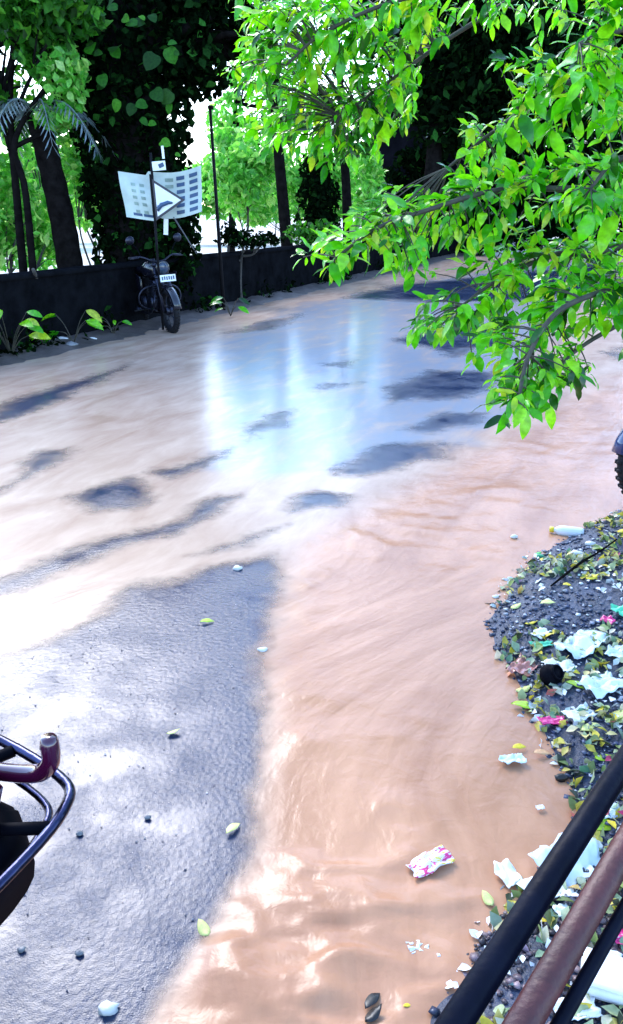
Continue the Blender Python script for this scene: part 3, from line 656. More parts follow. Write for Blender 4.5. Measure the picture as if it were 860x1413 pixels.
# dark dense trees of the right side, on both sides of the house
dk = [('dense black canopy tree above the dark house', (640, 20.0, [(600, 40, 1.6, 1.2, 2000), (660, 20, 1.6, 1.3, 2200), (700, 90, 1.6, 1.2, 2200), (620, 110, 1.3, .9, 1500), (560, 10, 1.4, 1.0, 1400), (650, 160, 1.5, .9, 1600)])),
      ('dense dark tree standing behind the hanging leafy branches', (760, 25.5, [(740, 40, 2.2, 1.8, 2200), (790, 100, 2.2, 1.8, 2200), (750, 170, 2.2, 1.5, 2200), (820, 30, 2.2, 1.6, 2000), (780, 240, 2.2, 1.4, 2000), (700, 250, 1.9, 1.3, 1600)])),
      ('dark tree closing the road at the right edge', (850, 34.0, [(830, 180, 2.6, 2, 2200), (870, 120, 2.8, 2, 2000), (860, 250, 2.6, 1.6, 2000), (900, 200, 2.8, 2.4, 1800), (870, 40, 2.8, 2, 1600), (800, 290, 2.4, 1.1, 1500)]))]
for k, (lab, (u, y0_, bl)) in enumerate(dk):
    y = (31.0, 42.0, 50.0)[k]; q_ = y / y0_; n0 = (7.7, 7.7, -5.2)[k]     # trunks stand off the road, crowns spread over it
    b = Vector(((math.sin(R(90) - TH) * 0 + (-NR.y * 0)), 0, 0)); b = Vector(((NR.y * y - n0) / -NR.x, y, 0))
    cr_ = sum((Vector(P3(q[0], q[1], y)) for q in bl), Vector()) / len(bl); ld = Vector((cr_.x - b.x, 0, 0))
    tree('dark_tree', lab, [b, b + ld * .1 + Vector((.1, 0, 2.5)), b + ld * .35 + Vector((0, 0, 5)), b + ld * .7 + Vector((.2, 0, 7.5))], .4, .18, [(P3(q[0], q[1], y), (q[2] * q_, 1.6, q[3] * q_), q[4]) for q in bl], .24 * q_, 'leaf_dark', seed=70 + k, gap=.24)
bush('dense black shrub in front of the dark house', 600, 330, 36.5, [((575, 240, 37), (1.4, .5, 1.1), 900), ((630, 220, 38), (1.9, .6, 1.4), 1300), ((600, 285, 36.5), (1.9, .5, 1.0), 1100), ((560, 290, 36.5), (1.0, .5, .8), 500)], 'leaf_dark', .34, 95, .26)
# trees and scrub along the near side of the road, beyond the right of the frame
for k, (x_, y_) in enumerate([(8.2, 7.4), (10.5, 13.5)]):
    b = Vector((x_, y_, 0))
    tree('roadside_tree', ['leafy roadside tree beyond the blue motorcycle', 'leafy roadside tree farther up the near side of the road'][k], [b, b + Vector((.1, 0, 2)), b + Vector((0, .1, 4))], .2, .1, [((x_ + dx, y_ + dy, z_), (1.5, 1.4, 1.0), 1100) for dx, dy, z_ in [(0, 0, 4.4), (.9, .5, 3.6), (-.7, -.4, 3.5), (.3, .8, 2.6), (.5, -.7, 1.6)]], .2, 'leaf_mid', seed=81 + k, gap=.3)
for k, (s_, n_) in enumerate([(32.5, 6.0), (32.8, 3.9), (32.4, 1.8), (33.0, -.3), (32.6, -2.4), (32.9, -4.4)]):
    b = road(s_, n_)
    tree('dark_shrub', '%s black shrub from the wall in the dark hedge where the road bends' % ['first', 'second', 'third', 'fourth', 'fifth', 'sixth'][k], [b, b + Vector((0, 0, .6)), b + Vector((.1, 0, 1.6))], .08, .04, [((b.x, b.y, 1.0), (1.5, .8, 1.1), 1000), ((b.x + .2, b.y, 2.2), (1.3, .8, .9), 800)], .26, 'leaf_dark', seed=120 + k, gap=.26, cat='shrub', group='hedge at the bend of the road')
# house
hs = empty('dark_house', road(37, 7.6)); hs.rotation_euler.z = R(90) - TH
tag(hs, 'dark walled house with a small blue window behind the hanging branches', 'house')
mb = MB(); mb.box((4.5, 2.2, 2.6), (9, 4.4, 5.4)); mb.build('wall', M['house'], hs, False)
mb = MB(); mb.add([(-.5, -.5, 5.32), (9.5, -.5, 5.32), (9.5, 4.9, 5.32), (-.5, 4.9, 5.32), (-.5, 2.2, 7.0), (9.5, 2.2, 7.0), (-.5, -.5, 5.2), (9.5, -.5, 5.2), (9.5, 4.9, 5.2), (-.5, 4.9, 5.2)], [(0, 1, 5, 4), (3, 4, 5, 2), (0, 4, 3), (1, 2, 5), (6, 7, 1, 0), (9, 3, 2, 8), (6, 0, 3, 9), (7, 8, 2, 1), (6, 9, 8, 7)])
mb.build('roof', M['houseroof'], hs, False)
for (wy, wz) in ((1.5, 4.2), (1.5, 1.7), (3.3, 1.7)):
    mb = MB()
    for (cy_, cz_, sy_, sz_) in ((0, .52, 1.0, .08), (0, -.52, 1.0, .08), (-.46, 0, .08, .96), (.46, 0, .08, .96), (0, 0, .05, .96), (0, 0, .96, .05)): mb.box((-.04 - (.004 if sy_ < .06 else 0), wy + cy_, wz + cz_), (.08, sy_, sz_))
    wo = mb.build('window', M['post'], hs, False)
    for i in (-1, 1):
        for j in (-1, 1): mbb = MB(); mbb.box((-.02, wy + .225 * i, wz + .25 * j), (.03, .40, .44)); mbb.build('pane', M['glass'], wo, False)
# thin leaning post
pbx = gp(306, 345, 13.9, 0); ptx = gp(290, 150, 13.9); lp = empty('thin_post', pbx); tag(lp, 'thin dark leaning post just right of the huge trunk', 'post')
mb = MB(); mb.tube([(0, 0, 0), (ptx - pbx) * .5, ptx - pbx], [.032, .028, .024], 8); mb.build('pole', M['post'], lp)
e = ptx - pbx
mb = MB(); mb.box(e + Vector((.01, 0, .02)), (.09, .07, .06), (0, .1, 0), .012); mb.build('post_cap', M['post'], lp)

# ------------------------------------------------------------------ plants and rubble along the wall foot
pl_mesh = [bigleaf_mesh('plant_leaf', 1.0, .5, .7, .2, 6), bigleaf_mesh('plant_leaf', 1.0, .42, .4, .25, 6, twist=.4)]
for m_ in pl_mesh: m_.materials.append(M['leaf_near'])
def plant(label, u, v, y, n, s, h, seed, lm=None):
    b = gp(u, v, y, 0.03); t = empty('broad_leaf_plant', b); tag(t, label, 'plant', 'plants along the wall foot'); r_ = random.Random(seed)
    st = MB()
    for i in range(n):
        a = r_.uniform(math.pi * .9, math.pi * 2.1); hh = h * r_.uniform(.35, 1); tip = Vector((math.cos(a) * h * .45, math.sin(a) * h * .3, hh))
        st.tube(bez([(0, 0, 0), tip * .5 + Vector((0, 0, .05)), tip], 4), [.008, .007, .007, .006, .006, .005, .005, .004, .004], 5)
        leafobj(r_.choice(pl_mesh), 'leaf', t, tip, (math.cos(a), math.sin(a) * .6 - .3, -.15 + r_.uniform(-.3, .3)), (0, -.5, 1), s * r_.uniform(.8, 1.15))
    st.build('stem', M['twig'], t)
plant('bright broad leaf plant at the left edge of the wall foot', 14, 478, 9.3, 11, .26, .55, 1)
plant('broad leaf plant with few rounded leaves against the black wall', 100, 455, 10.2, 6, .26, .42, 2)
plant('small weedy plant on the verge left of the parked motorcycle', 156, 448, 10.9, 6, .13, .28, 3)
plant('small pale plant on the verge right of the parked motorcycle', 318, 420, 13.0, 6, .2, .3, 4)
plant('tiny seedling between the rubble at the wall foot', 60, 462, 9.9, 5, .1, .2, 5)
# undergrowth along the verge
n = 2600; s_ = RNG.uniform(2, 26, n); n_ = RNG.uniform(6.55, 6.85, n)
P = np.stack([DR.x * s_ + NR.x * n_, DR.y * s_ + NR.y * n_, .04 + .3 * RNG.random(n) ** 2.5], -1); P = P[fbm(s_ * 1.5, n_, 3, 5) > .42]
Vv, T, var = leaves_np(P, .10, 77); tag(link('undergrowth', npmesh('undergrowth', Vv, T, {'var': ('FLOAT', var)}), M['leaf_dark']), 'dark low undergrowth along the foot of the boundary wall', 'undergrowth', kind='stuff')
for k, (u, v, s, m_, lab) in enumerate([(68, 474, .10, 'stone', 'grey rubble stone under the rounded leaf plant'), (84, 472, .13, 'whitestone', 'largest pale rubble stone at the wall foot'), (98, 476, .08, 'stone', 'small grey rubble stone right of the pale one'), (118, 466, .07, 'stone', 'dark rubble stone by the wall under the plant'), (127, 468, .06, 'whitestone', 'small white chip of rubble at the right end of the row'), (40, 484, .09, 'stone', 'grey rubble stone at the foot of the bright leafy plant'), (54, 480, .07, 'stone', 'little grey rubble stone between two larger ones'), (150, 460, .06, 'stone', 'dark little stone on the verge by the motorcycle')]):
    p = G(u, v, .03); mb = MB(); mb.rock((0, 0, 0), (s, s * .7, s * .5), k); o = mb.build('rubble_stone', M[m_]); o.location = p; tag(o, lab, 'stone', 'rubble along the wall foot')
# leaning stake
p0 = G(72, 452, .02); p1 = gp(46, 372, 9.9); st = MB().tube([(0, 0, 0), (p1 - p0) * .55 + Vector((.02, 0, .0)), p1 - p0], [.03, .025, .022], 7).build('stake', M['bark2']); st.location = p0
tag(st, 'thin grey stake leaning against the low wall', 'stake')

# ------------------------------------------------------------------ notice board on the trunk
bp_ = gp(222, 268, 11.25); nb = empty('notice_board', bp_); tag(nb, 'pale torn notice sheet with rows of blue print fixed to the trunk', 'notice')
W_, H_ = 1.04, .56
def bs(a, b):  # a in 0..1 across, b 0..1 up : a sheet folded forward at the middle, drooping to the sides
    x = (a - .5) * W_; z = (b - .5) * H_
    z += -.10 * math.sin(math.pi * min(1, a / .36)) * 0 + (.07 * (a - .36) / .64 if a > .36 else -.05 * (a / .36 - 0) + .0)
    x += .07 * (.5 - b) * (1 if a < .5 else -.25)
    y = .10 * abs(a - .38) * 2 + .015 * math.sin(a * 22) * (1 - b) + .02 * math.sin(b * 7 + a * 5)
    if a > .36: z += -.05 * math.sin(math.pi * (a - .36) / .64)
    return Vector((x, y, z))
def sheet(fn, nx, ny, t=.004):
    mb = MB(); f_ = [fn(i / nx, j / ny) for i in range(nx + 1) for j in range(ny + 1)]; b_ = [p + Vector((0, t, 0)) for p in f_]; k = len(f_); fs = []
    for i in range(nx):
        for j in range(ny):
            a = i * (ny + 1) + j; q = (a, a + ny + 1, a + ny + 2, a + 1); fs.append(q); fs.append(tuple(x + k for x in q[::-1]))
    mb.add(f_ + b_, fs); return mb
sheet(bs, 28, 14).build('sheet', M['board_sheet'], nb)
for (cols, rows, w_, h_, mt) in (([.74, .90], [.12, .27, .42, .57, .72, .86], .10, .055, 'print'), ([.17, .28], [.17, .34, .48, .62, .76], .055, .045, 'printpale'), ([.16, .30], [.10], .12, .04, 'print'), ([.60], [.70, .84], .10, .05, 'printpale')):
    for ci in cols:
        for rj in rows:
            mb = sheet(lambda a, b: bs(ci + (a - .5) * w_, rj + (b - .5) * h_ * 1.5) + Vector((0, -.006, 0)), 3, 2, .003); mb.build('printed_block', M[mt], nb)
mb = MB(); mb.box((0, -.02, .0), (.024, .02, .52)); mb.v = [(x - .11 + .03 * (-z), y - .0, z - .02) for x, y, z in mb.v]; mb.build('mount_bar', M['post'], nb, False)
mb = MB(); mb.box((0, -.005, .34), (.17, .01, .11), (0, -.08, 0)); mb.build('small_card', M['plastic'], nb, False)
mb = MB(); mb.box((.03, -.012, .345), (.07, .008, .05), (0, -.4, 0)); mb.build('card_print', M['print'], nb, False)
mb = MB(); mb.box((.06, -.0, .50), (.03, .008, .15), (0, -.06, 0)); mb.build('hanging_strip', M['plastic'], nb, False)
mb = MB(); mb.box((.04, .01, -.40), (.06, .008, .20), (0, .08, 0)); mb.build('torn_strip', M['paper'], nb, False)
mb = MB(); mb.tube([(-.12, .12, .5), (-.12, .1, -.3), (-.1, .1, -1.75)], .016, 8); mb.build('post', M['post'], nb)
# triangular sign in front of the sheet
ts = empty('triangle_sign', gp(232, 276, 11.12)); tag(ts, 'small triangular sign with dark border pointing right, over the notice sheet', 'sign')
T0 = [Vector((-.19, 0, .25)), Vector((.22, 0, 0)), Vector((-.17, 0, -.25))]
def tri(name, k, y, m_, t=.01):
    cc = sum(T0, Vector()) / 3; q = [cc + (p - cc) * k + Vector((0, y, 0)) for p in T0]; mb = MB()
    mb.add(q + [p + Vector((0, t, 0)) for p in q], [(0, 2, 1), (3, 4, 5), (0, 1, 4, 3), (1, 2, 5, 4), (2, 0, 3, 5)]); return mb.build(name, m_, ts, False)
tri('border', 1.0, 0, M['signblue']); tri('face', .80, -.006, M['white'], .004)
mb = MB(); mb.tube([(-.14, -.012, -.13), (-.09, -.012, -.06), (0, -.012, -.03), (.06, -.012, -.035)], [.02, .03, .025, .01], 6); mb.box((-.12, -.012, -.09), (.05, .008, .04), (0, .5, 0)); mb.build('symbol', M['print'], ts)
mb = MB(); mb.box((-.19, .03, -.1), (.03, .025, .9)); mb.build('bracket', M['post'], ts, False)
# stay wire from board to the verge
w0 = gp(240, 300, 11.3); w1 = G(306, 402, .03); ow = MB().tube([(0, 0, 0), (w1 - w0) * .5 - Vector((0, 0, .03)), w1 - w0], .009, 5).build('stay_wire', M['wire']); ow.location = w0
tag(ow, 'thin grey stay wire running from the notice down to the verge', 'wire')

# ------------------------------------------------------------------ motorcycles
def motorcycle(label, loc, heading, paint, lean=0.06, group='motorcycles standing by the road', rack='plain', plate=True, steer=0.0, shiny='chrome'):
    t = empty('motorcycle', loc, heading, lean); tag(t, label, 'motorcycle', group)
    def wheel(x, parent, nm):
        mb = MB(); mb.torus((x, 0, .3), .235, .018, (0, 1, 0), 32, 8); mb.lathe([(.0, -.06), (.055, -.055), (.055, .055), (.0, .06)], (x, 0, .3), (0, 1, 0), 14)
        for k in range(10):
            a = 2 * math.pi * k / 10; mb.tube([(x + .04 * math.cos(a), .03 * (-1) ** k, .3 + .04 * math.sin(a)), (x + .23 * math.cos(a + .2), 0, .3 + .23 * math.sin(a + .2))], .006, 5)
        wo = mb.build(nm, M['steel'], parent)
        tb = MB(); tb.torus((x, 0, .3), .258, .046, (0, 1, 0), 40, 10, .95)
        for k in range(40):
            a = 2 * math.pi * k / 40
            for sg in (-1, 1): tb.box((x + .302 * math.cos(a), sg * .02, .3 + .302 * math.sin(a)), (.012, .026, .018), (0, -a, sg * .5))
        tb.build('tyre', M['rubber'], wo)
        return wo
    wheel(.64, t, 'front_wheel'); wheel(-.62, t, 'rear_wheel')
    fk = MB()
    for s in (-1, 1): fk.tube([(.64, s * .085, .3), (.50, s * .085, .66), (.40, s * .085, .93)], [.028, .022, .02], 10)
    fk.box((.41, 0, .90), (.06, .22, .03)); fk.box((.47, 0, .74), (.06, .22, .03)); fk.build('fork', M['steel'], t)
    def guard(cx, a0, a1, rad, wd, nm, m_):
        mb = MB(); n_ = 12; vs = []; fs = []
        for i in range(n_ + 1):
            a = a0 + (a1 - a0) * i / n_
            for (k, dr) in ((-1, -.03), (-.6, .0), (0, .012), (.6, .0), (1, -.03)): vs.append((cx + (rad + dr) * math.cos(a), k * wd, .3 + (rad + dr) * math.sin(a)))
        for i in range(n_):
            for k in range(4): a = i * 5 + k; fs.append((a, a + 1, a + 6, a + 5))
        mb.add(vs, fs); o = mb.build(nm, m_, t); md = o.modifiers.new('thick', 'SOLIDIFY'); md.thickness = .004; return o
    guard(.64, R(10), R(150), .335, .065, 'front_mudguard', paint); guard(-.62, R(25), R(178), .345, .075, 'rear_mudguard', M['plastic_black'])
    mb = MB(); mb.lathe([(.0, -.11), (.05, -.105), (.085, -.06), (.095, 0), (.095, .02), (.085, .024)], (.52, 0, .86), (1, 0, -.1), 18); hl = mb.build('headlight', paint, t)
    MB().lathe([(.0, .045), (.04, .042), (.07, .032), (.083, .022)], (.52, 0, .86), (1, 0, -.1), 18).build('lens', M['glass'] if shiny == 'steel' else M['lens'], hl)
    mb = MB(); mb.tube(bez([(.28, -.36, 1.0), (.33, -.22, 1.01), (.40, -.07, .95), (.40, .07, .95), (.33, .22, 1.01), (.28, .36, 1.0)], 5), .012, 8); hb_ = mb.build('handlebar', M[shiny], t)
    for s in (-1, 1):
        MB().tube([(.29, s * .26, 1.005), (.275, s * .38, 1.0)], .018, 10).build('grip', M['rubber'], hb_)
        MB().tube([(.31, s * .24, 1.01), (.37, s * .27, 1.0), (.35, s * .38, .995)], .006, 6).build('lever', M[shiny], hb_)
        mb = MB(); mb.tube(bez([(.33, s * .22, 1.01), (.33, s * .26, 1.12), (.31, s * .33, 1.2)], 4), .006, 6); mr_ = mb.build('mirror', M['plastic_black'], t)
        MB().lathe([(0, -.025), (.05, -.02), (.062, 0), (.058, .006), (0, .008)], (.31, s * .34, 1.23), (-1, 0, .15), 14).build('mirror_glass', M[shiny], mr_)
        mb = MB(); mb.tube([(.47, s * .09, .78), (.47, s * .17, .78)], .008, 6); mb.lathe([(0, -.03), (.025, -.02), (.028, .01), (0, .03)], (.475, s * .19, .78), (1, 0, 0), 10); mb.build('indicator', M['plastic_black'] if shiny == 'steel' else M['orange'], t)
    mb = MB(); mb.loft([(.34, .82, .05, .06, .8), (.30, .82, .11, .10, .8), (.18, .83, .145, .125, .75), (.02, .82, .14, .11, .75), (-.10, .79, .10, .07, .8), (-.15, .78, .07, .04, .9)], 18); tk = mb.build('fuel_tank', paint, t)
    MB().lathe([(.035, 0), (.035, .012), (.0, .016)], (.16, 0, .95), (0, 0, 1), 12).build('fuel_cap', M[shiny], tk)
    MB().loft([(-.08, .79, .07, .03, .7), (-.14, .80, .12, .045, .6), (-.35, .80, .135, .045, .6), (-.55, .83, .13, .05, .6), (-.72, .85, .11, .045, .6), (-.77, .85, .06, .03, .8)], 16).build('seat', M['plastic_black'], t)
    MB().loft([(-.40, .72, .11, .06, .7), (-.60, .74, .12, .065, .7), (-.78, .80, .10, .06, .7), (-.90, .86, .05, .035, .8)], 14).build('tail_cowl', paint, t)
    for s in (-1, 1): MB().loft([(-.10, .62, .012, .09, .7), (-.24, .62, .02, .13, .7), (-.40, .66, .012, .08, .7)], 10).build('side_panel', paint, t).location.y = s * .12
    mb = MB(); mb.box((.06, 0, .36), (.34, .24, .20), None, .03); mb.lathe([(.10, -.16), (.10, .16)], (-.04, 0, .36), (0, 1, 0), 18); en = mb.build('engine', M['steel'], t)
    cy = MB()
    for k in range(7): cy.box((.16 + k * .012, 0, .47 + k * .03), (.17, .17, .012), (0, .38, 0), .004)
    cy.tube([(.15, 0, .44), (.24, 0, .68)], .06, 10); cy.build('cylinder_fins', M['steel'], en)
    mb = MB(); mb.tube([(.40, 0, .86), (.30, 0, .5), (.24, 0, .24), (-.2, 0, .22), (-.3, 0, .45)], .022, 8); mb.tube([(.38, 0, .80), (-.1, 0, .72), (-.5, 0, .72), (-.75, 0, .78)], .022, 8)
    for s in (-1, 1): mb.tube([(-.25, s * .1, .40), (-.62, s * .1, .3)], .02, 8); mb.tube([(-.55, s * .12, .70), (-.62, s * .12, .32)], .026, 8)
    mb.build('frame', M['plastic_black'], t)
    mb = MB(); mb.tube(bez([(.25, -.06, .55), (.38, -.11, .42), (.20, -.14, .24), (-.2, -.15, .24)], 5), .02, 8); mb.tube([(-.2, -.15, .24), (-.3, -.16, .26), (-.75, -.17, .34)], [.03, .042, .045], 12); mb.build('exhaust', M[shiny], t)
    for s in (-1, 1):
        MB().tube([(.02, s * .12, .27), (.02, s * .30, .27)], .014, 8).build('footpeg', M['rubber'], t)
        mb = MB(); mb.tube(bez([(.30, s * .03, .62), (.31, s * .20, .60), (.30, s * .30, .50), (.28, s * .27, .36), (.25, s * .04, .26)], 6), .013, 8); mb.build('crash_guard', M[shiny], t)
    tl = MB(); tl.box((-.90, 0, .80), (.05, .15, .07), (0, .3, 0), .015); tl.build('tail_light', M['redlens'], t)
    mb = MB(); mb.box((-.95, 0, .60), (.008, .20, .12), (0, -.25, 0))
    if rack != 'guard': mb.build('rear_plate', M['white'], t, False)
    if plate:
        mb = MB(); mb.box((.70, 0, .74), (.008, .22, .09), (0, -.15, 0)); mb.build('front_plate', M['white'], t, False)
        mb = MB()
        for k in range(6): mb.box((.7062, -.08 + k * .032, .74 + (k % 2) * .004), (.003, .018, .045), (0, -.15, 0))
        mb.build('plate_characters', M['print'], t, False)
    mb = MB(); mb.tube([(-.05, .12, .25), (-.08, .24, .01)], .011, 8); mb.box((-.08, .25, .012), (.05, .05, .01)); mb.build('side_stand', M['steel'], t)
    if rack == 'guard':
        mb = MB(); pth = bez([(-.62, .20, .86), (-.80, .22, .865), (-1.0, .175, .87), (-1.05, .12, .87), (-1.06, 0, .87), (-1.05, -.12, .87), (-1.0, -.175, .87), (-.80, -.22, .865), (-.62, -.20, .86)], 6)
        mb.tube(pth, .0075, 10); mb.tube([p_ + Vector((.03, -.012 if p_.y > 0 else .012, -.035)) for p_ in pth], .0055, 8); rk = mb.build('rear_rack', M[shiny], t)
        for s in (-1, 1):
            MB().tube([(-.74, s * .09, .80), (-.85, s * .15, .85), (-.90, s * .20, .866)], .009, 6).build('rack_bracket', M['plastic_black'], rk)
            MB().tube([(-.86, s * .06, .82), (-.98, s * .08, .85), (-1.055, s * .09, .87)], .009, 6).build('rack_bracket', M['plastic_black'], rk)
            MB().tube(bez([(-.50, s * .13, .84), (-.78, s * .14, .86), (-.96, s * .15, .88), (-1.01, s * .15, .91), (-1.015, s * .15, .955)], 5), [.0125] * 20 + [.010], 10).build('grab_rail', paint, t)
            MB().loft([(-.72, .82, .03, .03, .8), (-.84, .82, .045, .04, .8), (-.95, .815, .04, .03, .8), (-.98, .815, .02, .015, .9)], 12).build('indicator', M['plastic_black'], t).location.y = s * .10
        MB().loft([(-.70, .80, .10, .05, .6), (-.85, .81, .125, .06, .6), (-.96, .80, .14, .055, .6), (-1.01, .79, .10, .04, .7)], 16).build('tail_housing', M['plastic_black'], t)
        MB().loft([(-.55, .87, .12, .03, .7), (-.70, .88, .145, .035, .7), (-.88, .89, .14, .035, .7), (-.965, .89, .11, .028, .7), (-.99, .885, .07, .015, .8)], 14).build('tail_top', paint, t)
    return t
# parked motorcycle facing the camera
motorcycle('black motorcycle parked nose out under the notice by the wall', G(236, 461, 0) + Vector((-.64 * math.sin(R(30)), .66 * math.cos(R(30)) + .1, 0)), R(-90 + 30), M['paint_black'], .05, shiny='steel')
# the tail of a maroon motorcycle at the left
hd = R(158); cr = G(88, 1085, .87); loc = cr - Vector((math.cos(hd) * -1.02 - math.sin(hd) * -.16, math.sin(hd) * -1.02 + math.cos(hd) * -.16, .87))
loc.z = 0
motorcycle('maroon motorcycle with chrome rear rack jutting in from the left', loc, hd, M['paint_maroon'], .0, rack='guard', shiny='steel2')
# the front wheel of another at the right edge
fw = G(856, 640, .3)
motorcycle('blue motorcycle with only its front tyre edge showing at the right', Vector((fw.x + .64 + .3, fw.y + .02, 0)), R(180), M['paint_blue'], .05)

# ------------------------------------------------------------------ leafy tree overhanging from the right
lv = [bigleaf_mesh('leaf_blade', 1.0, W, b, f, 6, twist=tw, wave=wv) for W, b, f, tw, wv in [(.40, .35, .3, .1, .5), (.46, .6, .25, -.35, .9), (.34, .15, .35, .3, .4), (.42, .9, .2, .0, .7), (.50, .45, .12, .45, 1.1), (.38, -.2, .3, -.2, .8)]]
for m_ in lv: m_.materials.append(M['leaf_near'])
tb = Vector((2.75, 3.3, 0.05)); top = Vector((2.55, 3.25, 3.0))
ft = empty('overhanging_tree', tb); tag(ft, 'leafy tree with bright green branches hanging over the stream from the right', 'tree')
tr = MB(); tp = bez([(0, 0, -.1), (-.05, .02, 1.0), (-.12, 0, 2.0), top - tb, Vector((-.1, .1, 4.4))], 6)
tr.tube(tp, [.17 - .11 * i / (len(tp) - 1) for i in range(len(tp))], 12); tr.build('trunk', M['bark2'], ft)
J = lambda z: tb + Vector((-.14 * min(1, z / 3), 0, z))
limbs = [
    [J(2.2), D(900, 250, 3.3), D(800, 260, 3.2), D(690, 262, 3.1), D(590, 290, 3.0), D(520, 315, 2.95), D(465, 355, 2.9)],
    [J(1.9), D(920, 380, 3.1), D(840, 400, 3.0), D(770, 430, 2.85), D(730, 490, 2.75), D(715, 555, 2.65)],
    [J(2.6), D(900, 110, 3.3), D(800, 110, 3.2), D(740, 140, 3.2), D(670, 190, 3.3), D(620, 230, 3.3)],
    [J(3.1), D(950, -80, 3.5), D(760, -70, 3.5), D(620, -20, 3.5), D(520, 10, 3.5), D(440, 50, 3.5), D(395, 90, 3.5)],
    [J(2.1), D(880, 330, 3.3), D(770, 350, 3.2), D(690, 385, 3.15), D(640, 420, 3.1)],
    [J(2.9), D(900, 20, 3.2), D(840, 40, 3.1), D(800, 60, 3.0)],
    [J(2.4), D(900, 200, 3.0), D(850, 220, 2.9), D(815, 260, 2.85)],
    [J(3.0), D(820, -60, 3.7), D(640, 40, 3.9), D(540, 110, 3.9), D(470, 160, 3.9)],
    [J(3.4), Vector((1.6, 2.9, 3.9)), Vector((.4, 2.6, 4.1)), Vector((-.8, 2.5, 4.1)), Vector((-2.0, 2.6, 3.9))],  # from here, unseen limbs added to carry the darkening crown overhead
    [J(3.3), Vector((1.7, 2.0, 3.8)), Vector((.6, 1.4, 4.0)), Vector((-.6, 1.2, 4.0)), Vector((-1.8, 1.4, 3.9))],
    [J(3.2), Vector((1.6, 3.6, 3.8)), Vector((.4, 3.7, 3.95)), Vector((-1.0, 3.6, 3.9))],
    [J(2.3), D(930, 420, 3.2), D(870, 440, 3.2), D(800, 480, 3.2), D(760, 520, 3.1)],
]
nodes = []
for L_ in limbs:
    p = bez([q - tb for q in L_], 6); n_ = len(p); MB().tube(p, [.013 * (1 - .8 * i / (n_ - 1)) + .003 for i in range(n_)], 7).build('branch', M['twig'], ft)
    nodes += [(q + tb, p[min(i + 1, n_ - 1)] - p[max(i - 1, 0)]) for i, q in enumerate(p) if i > 5]
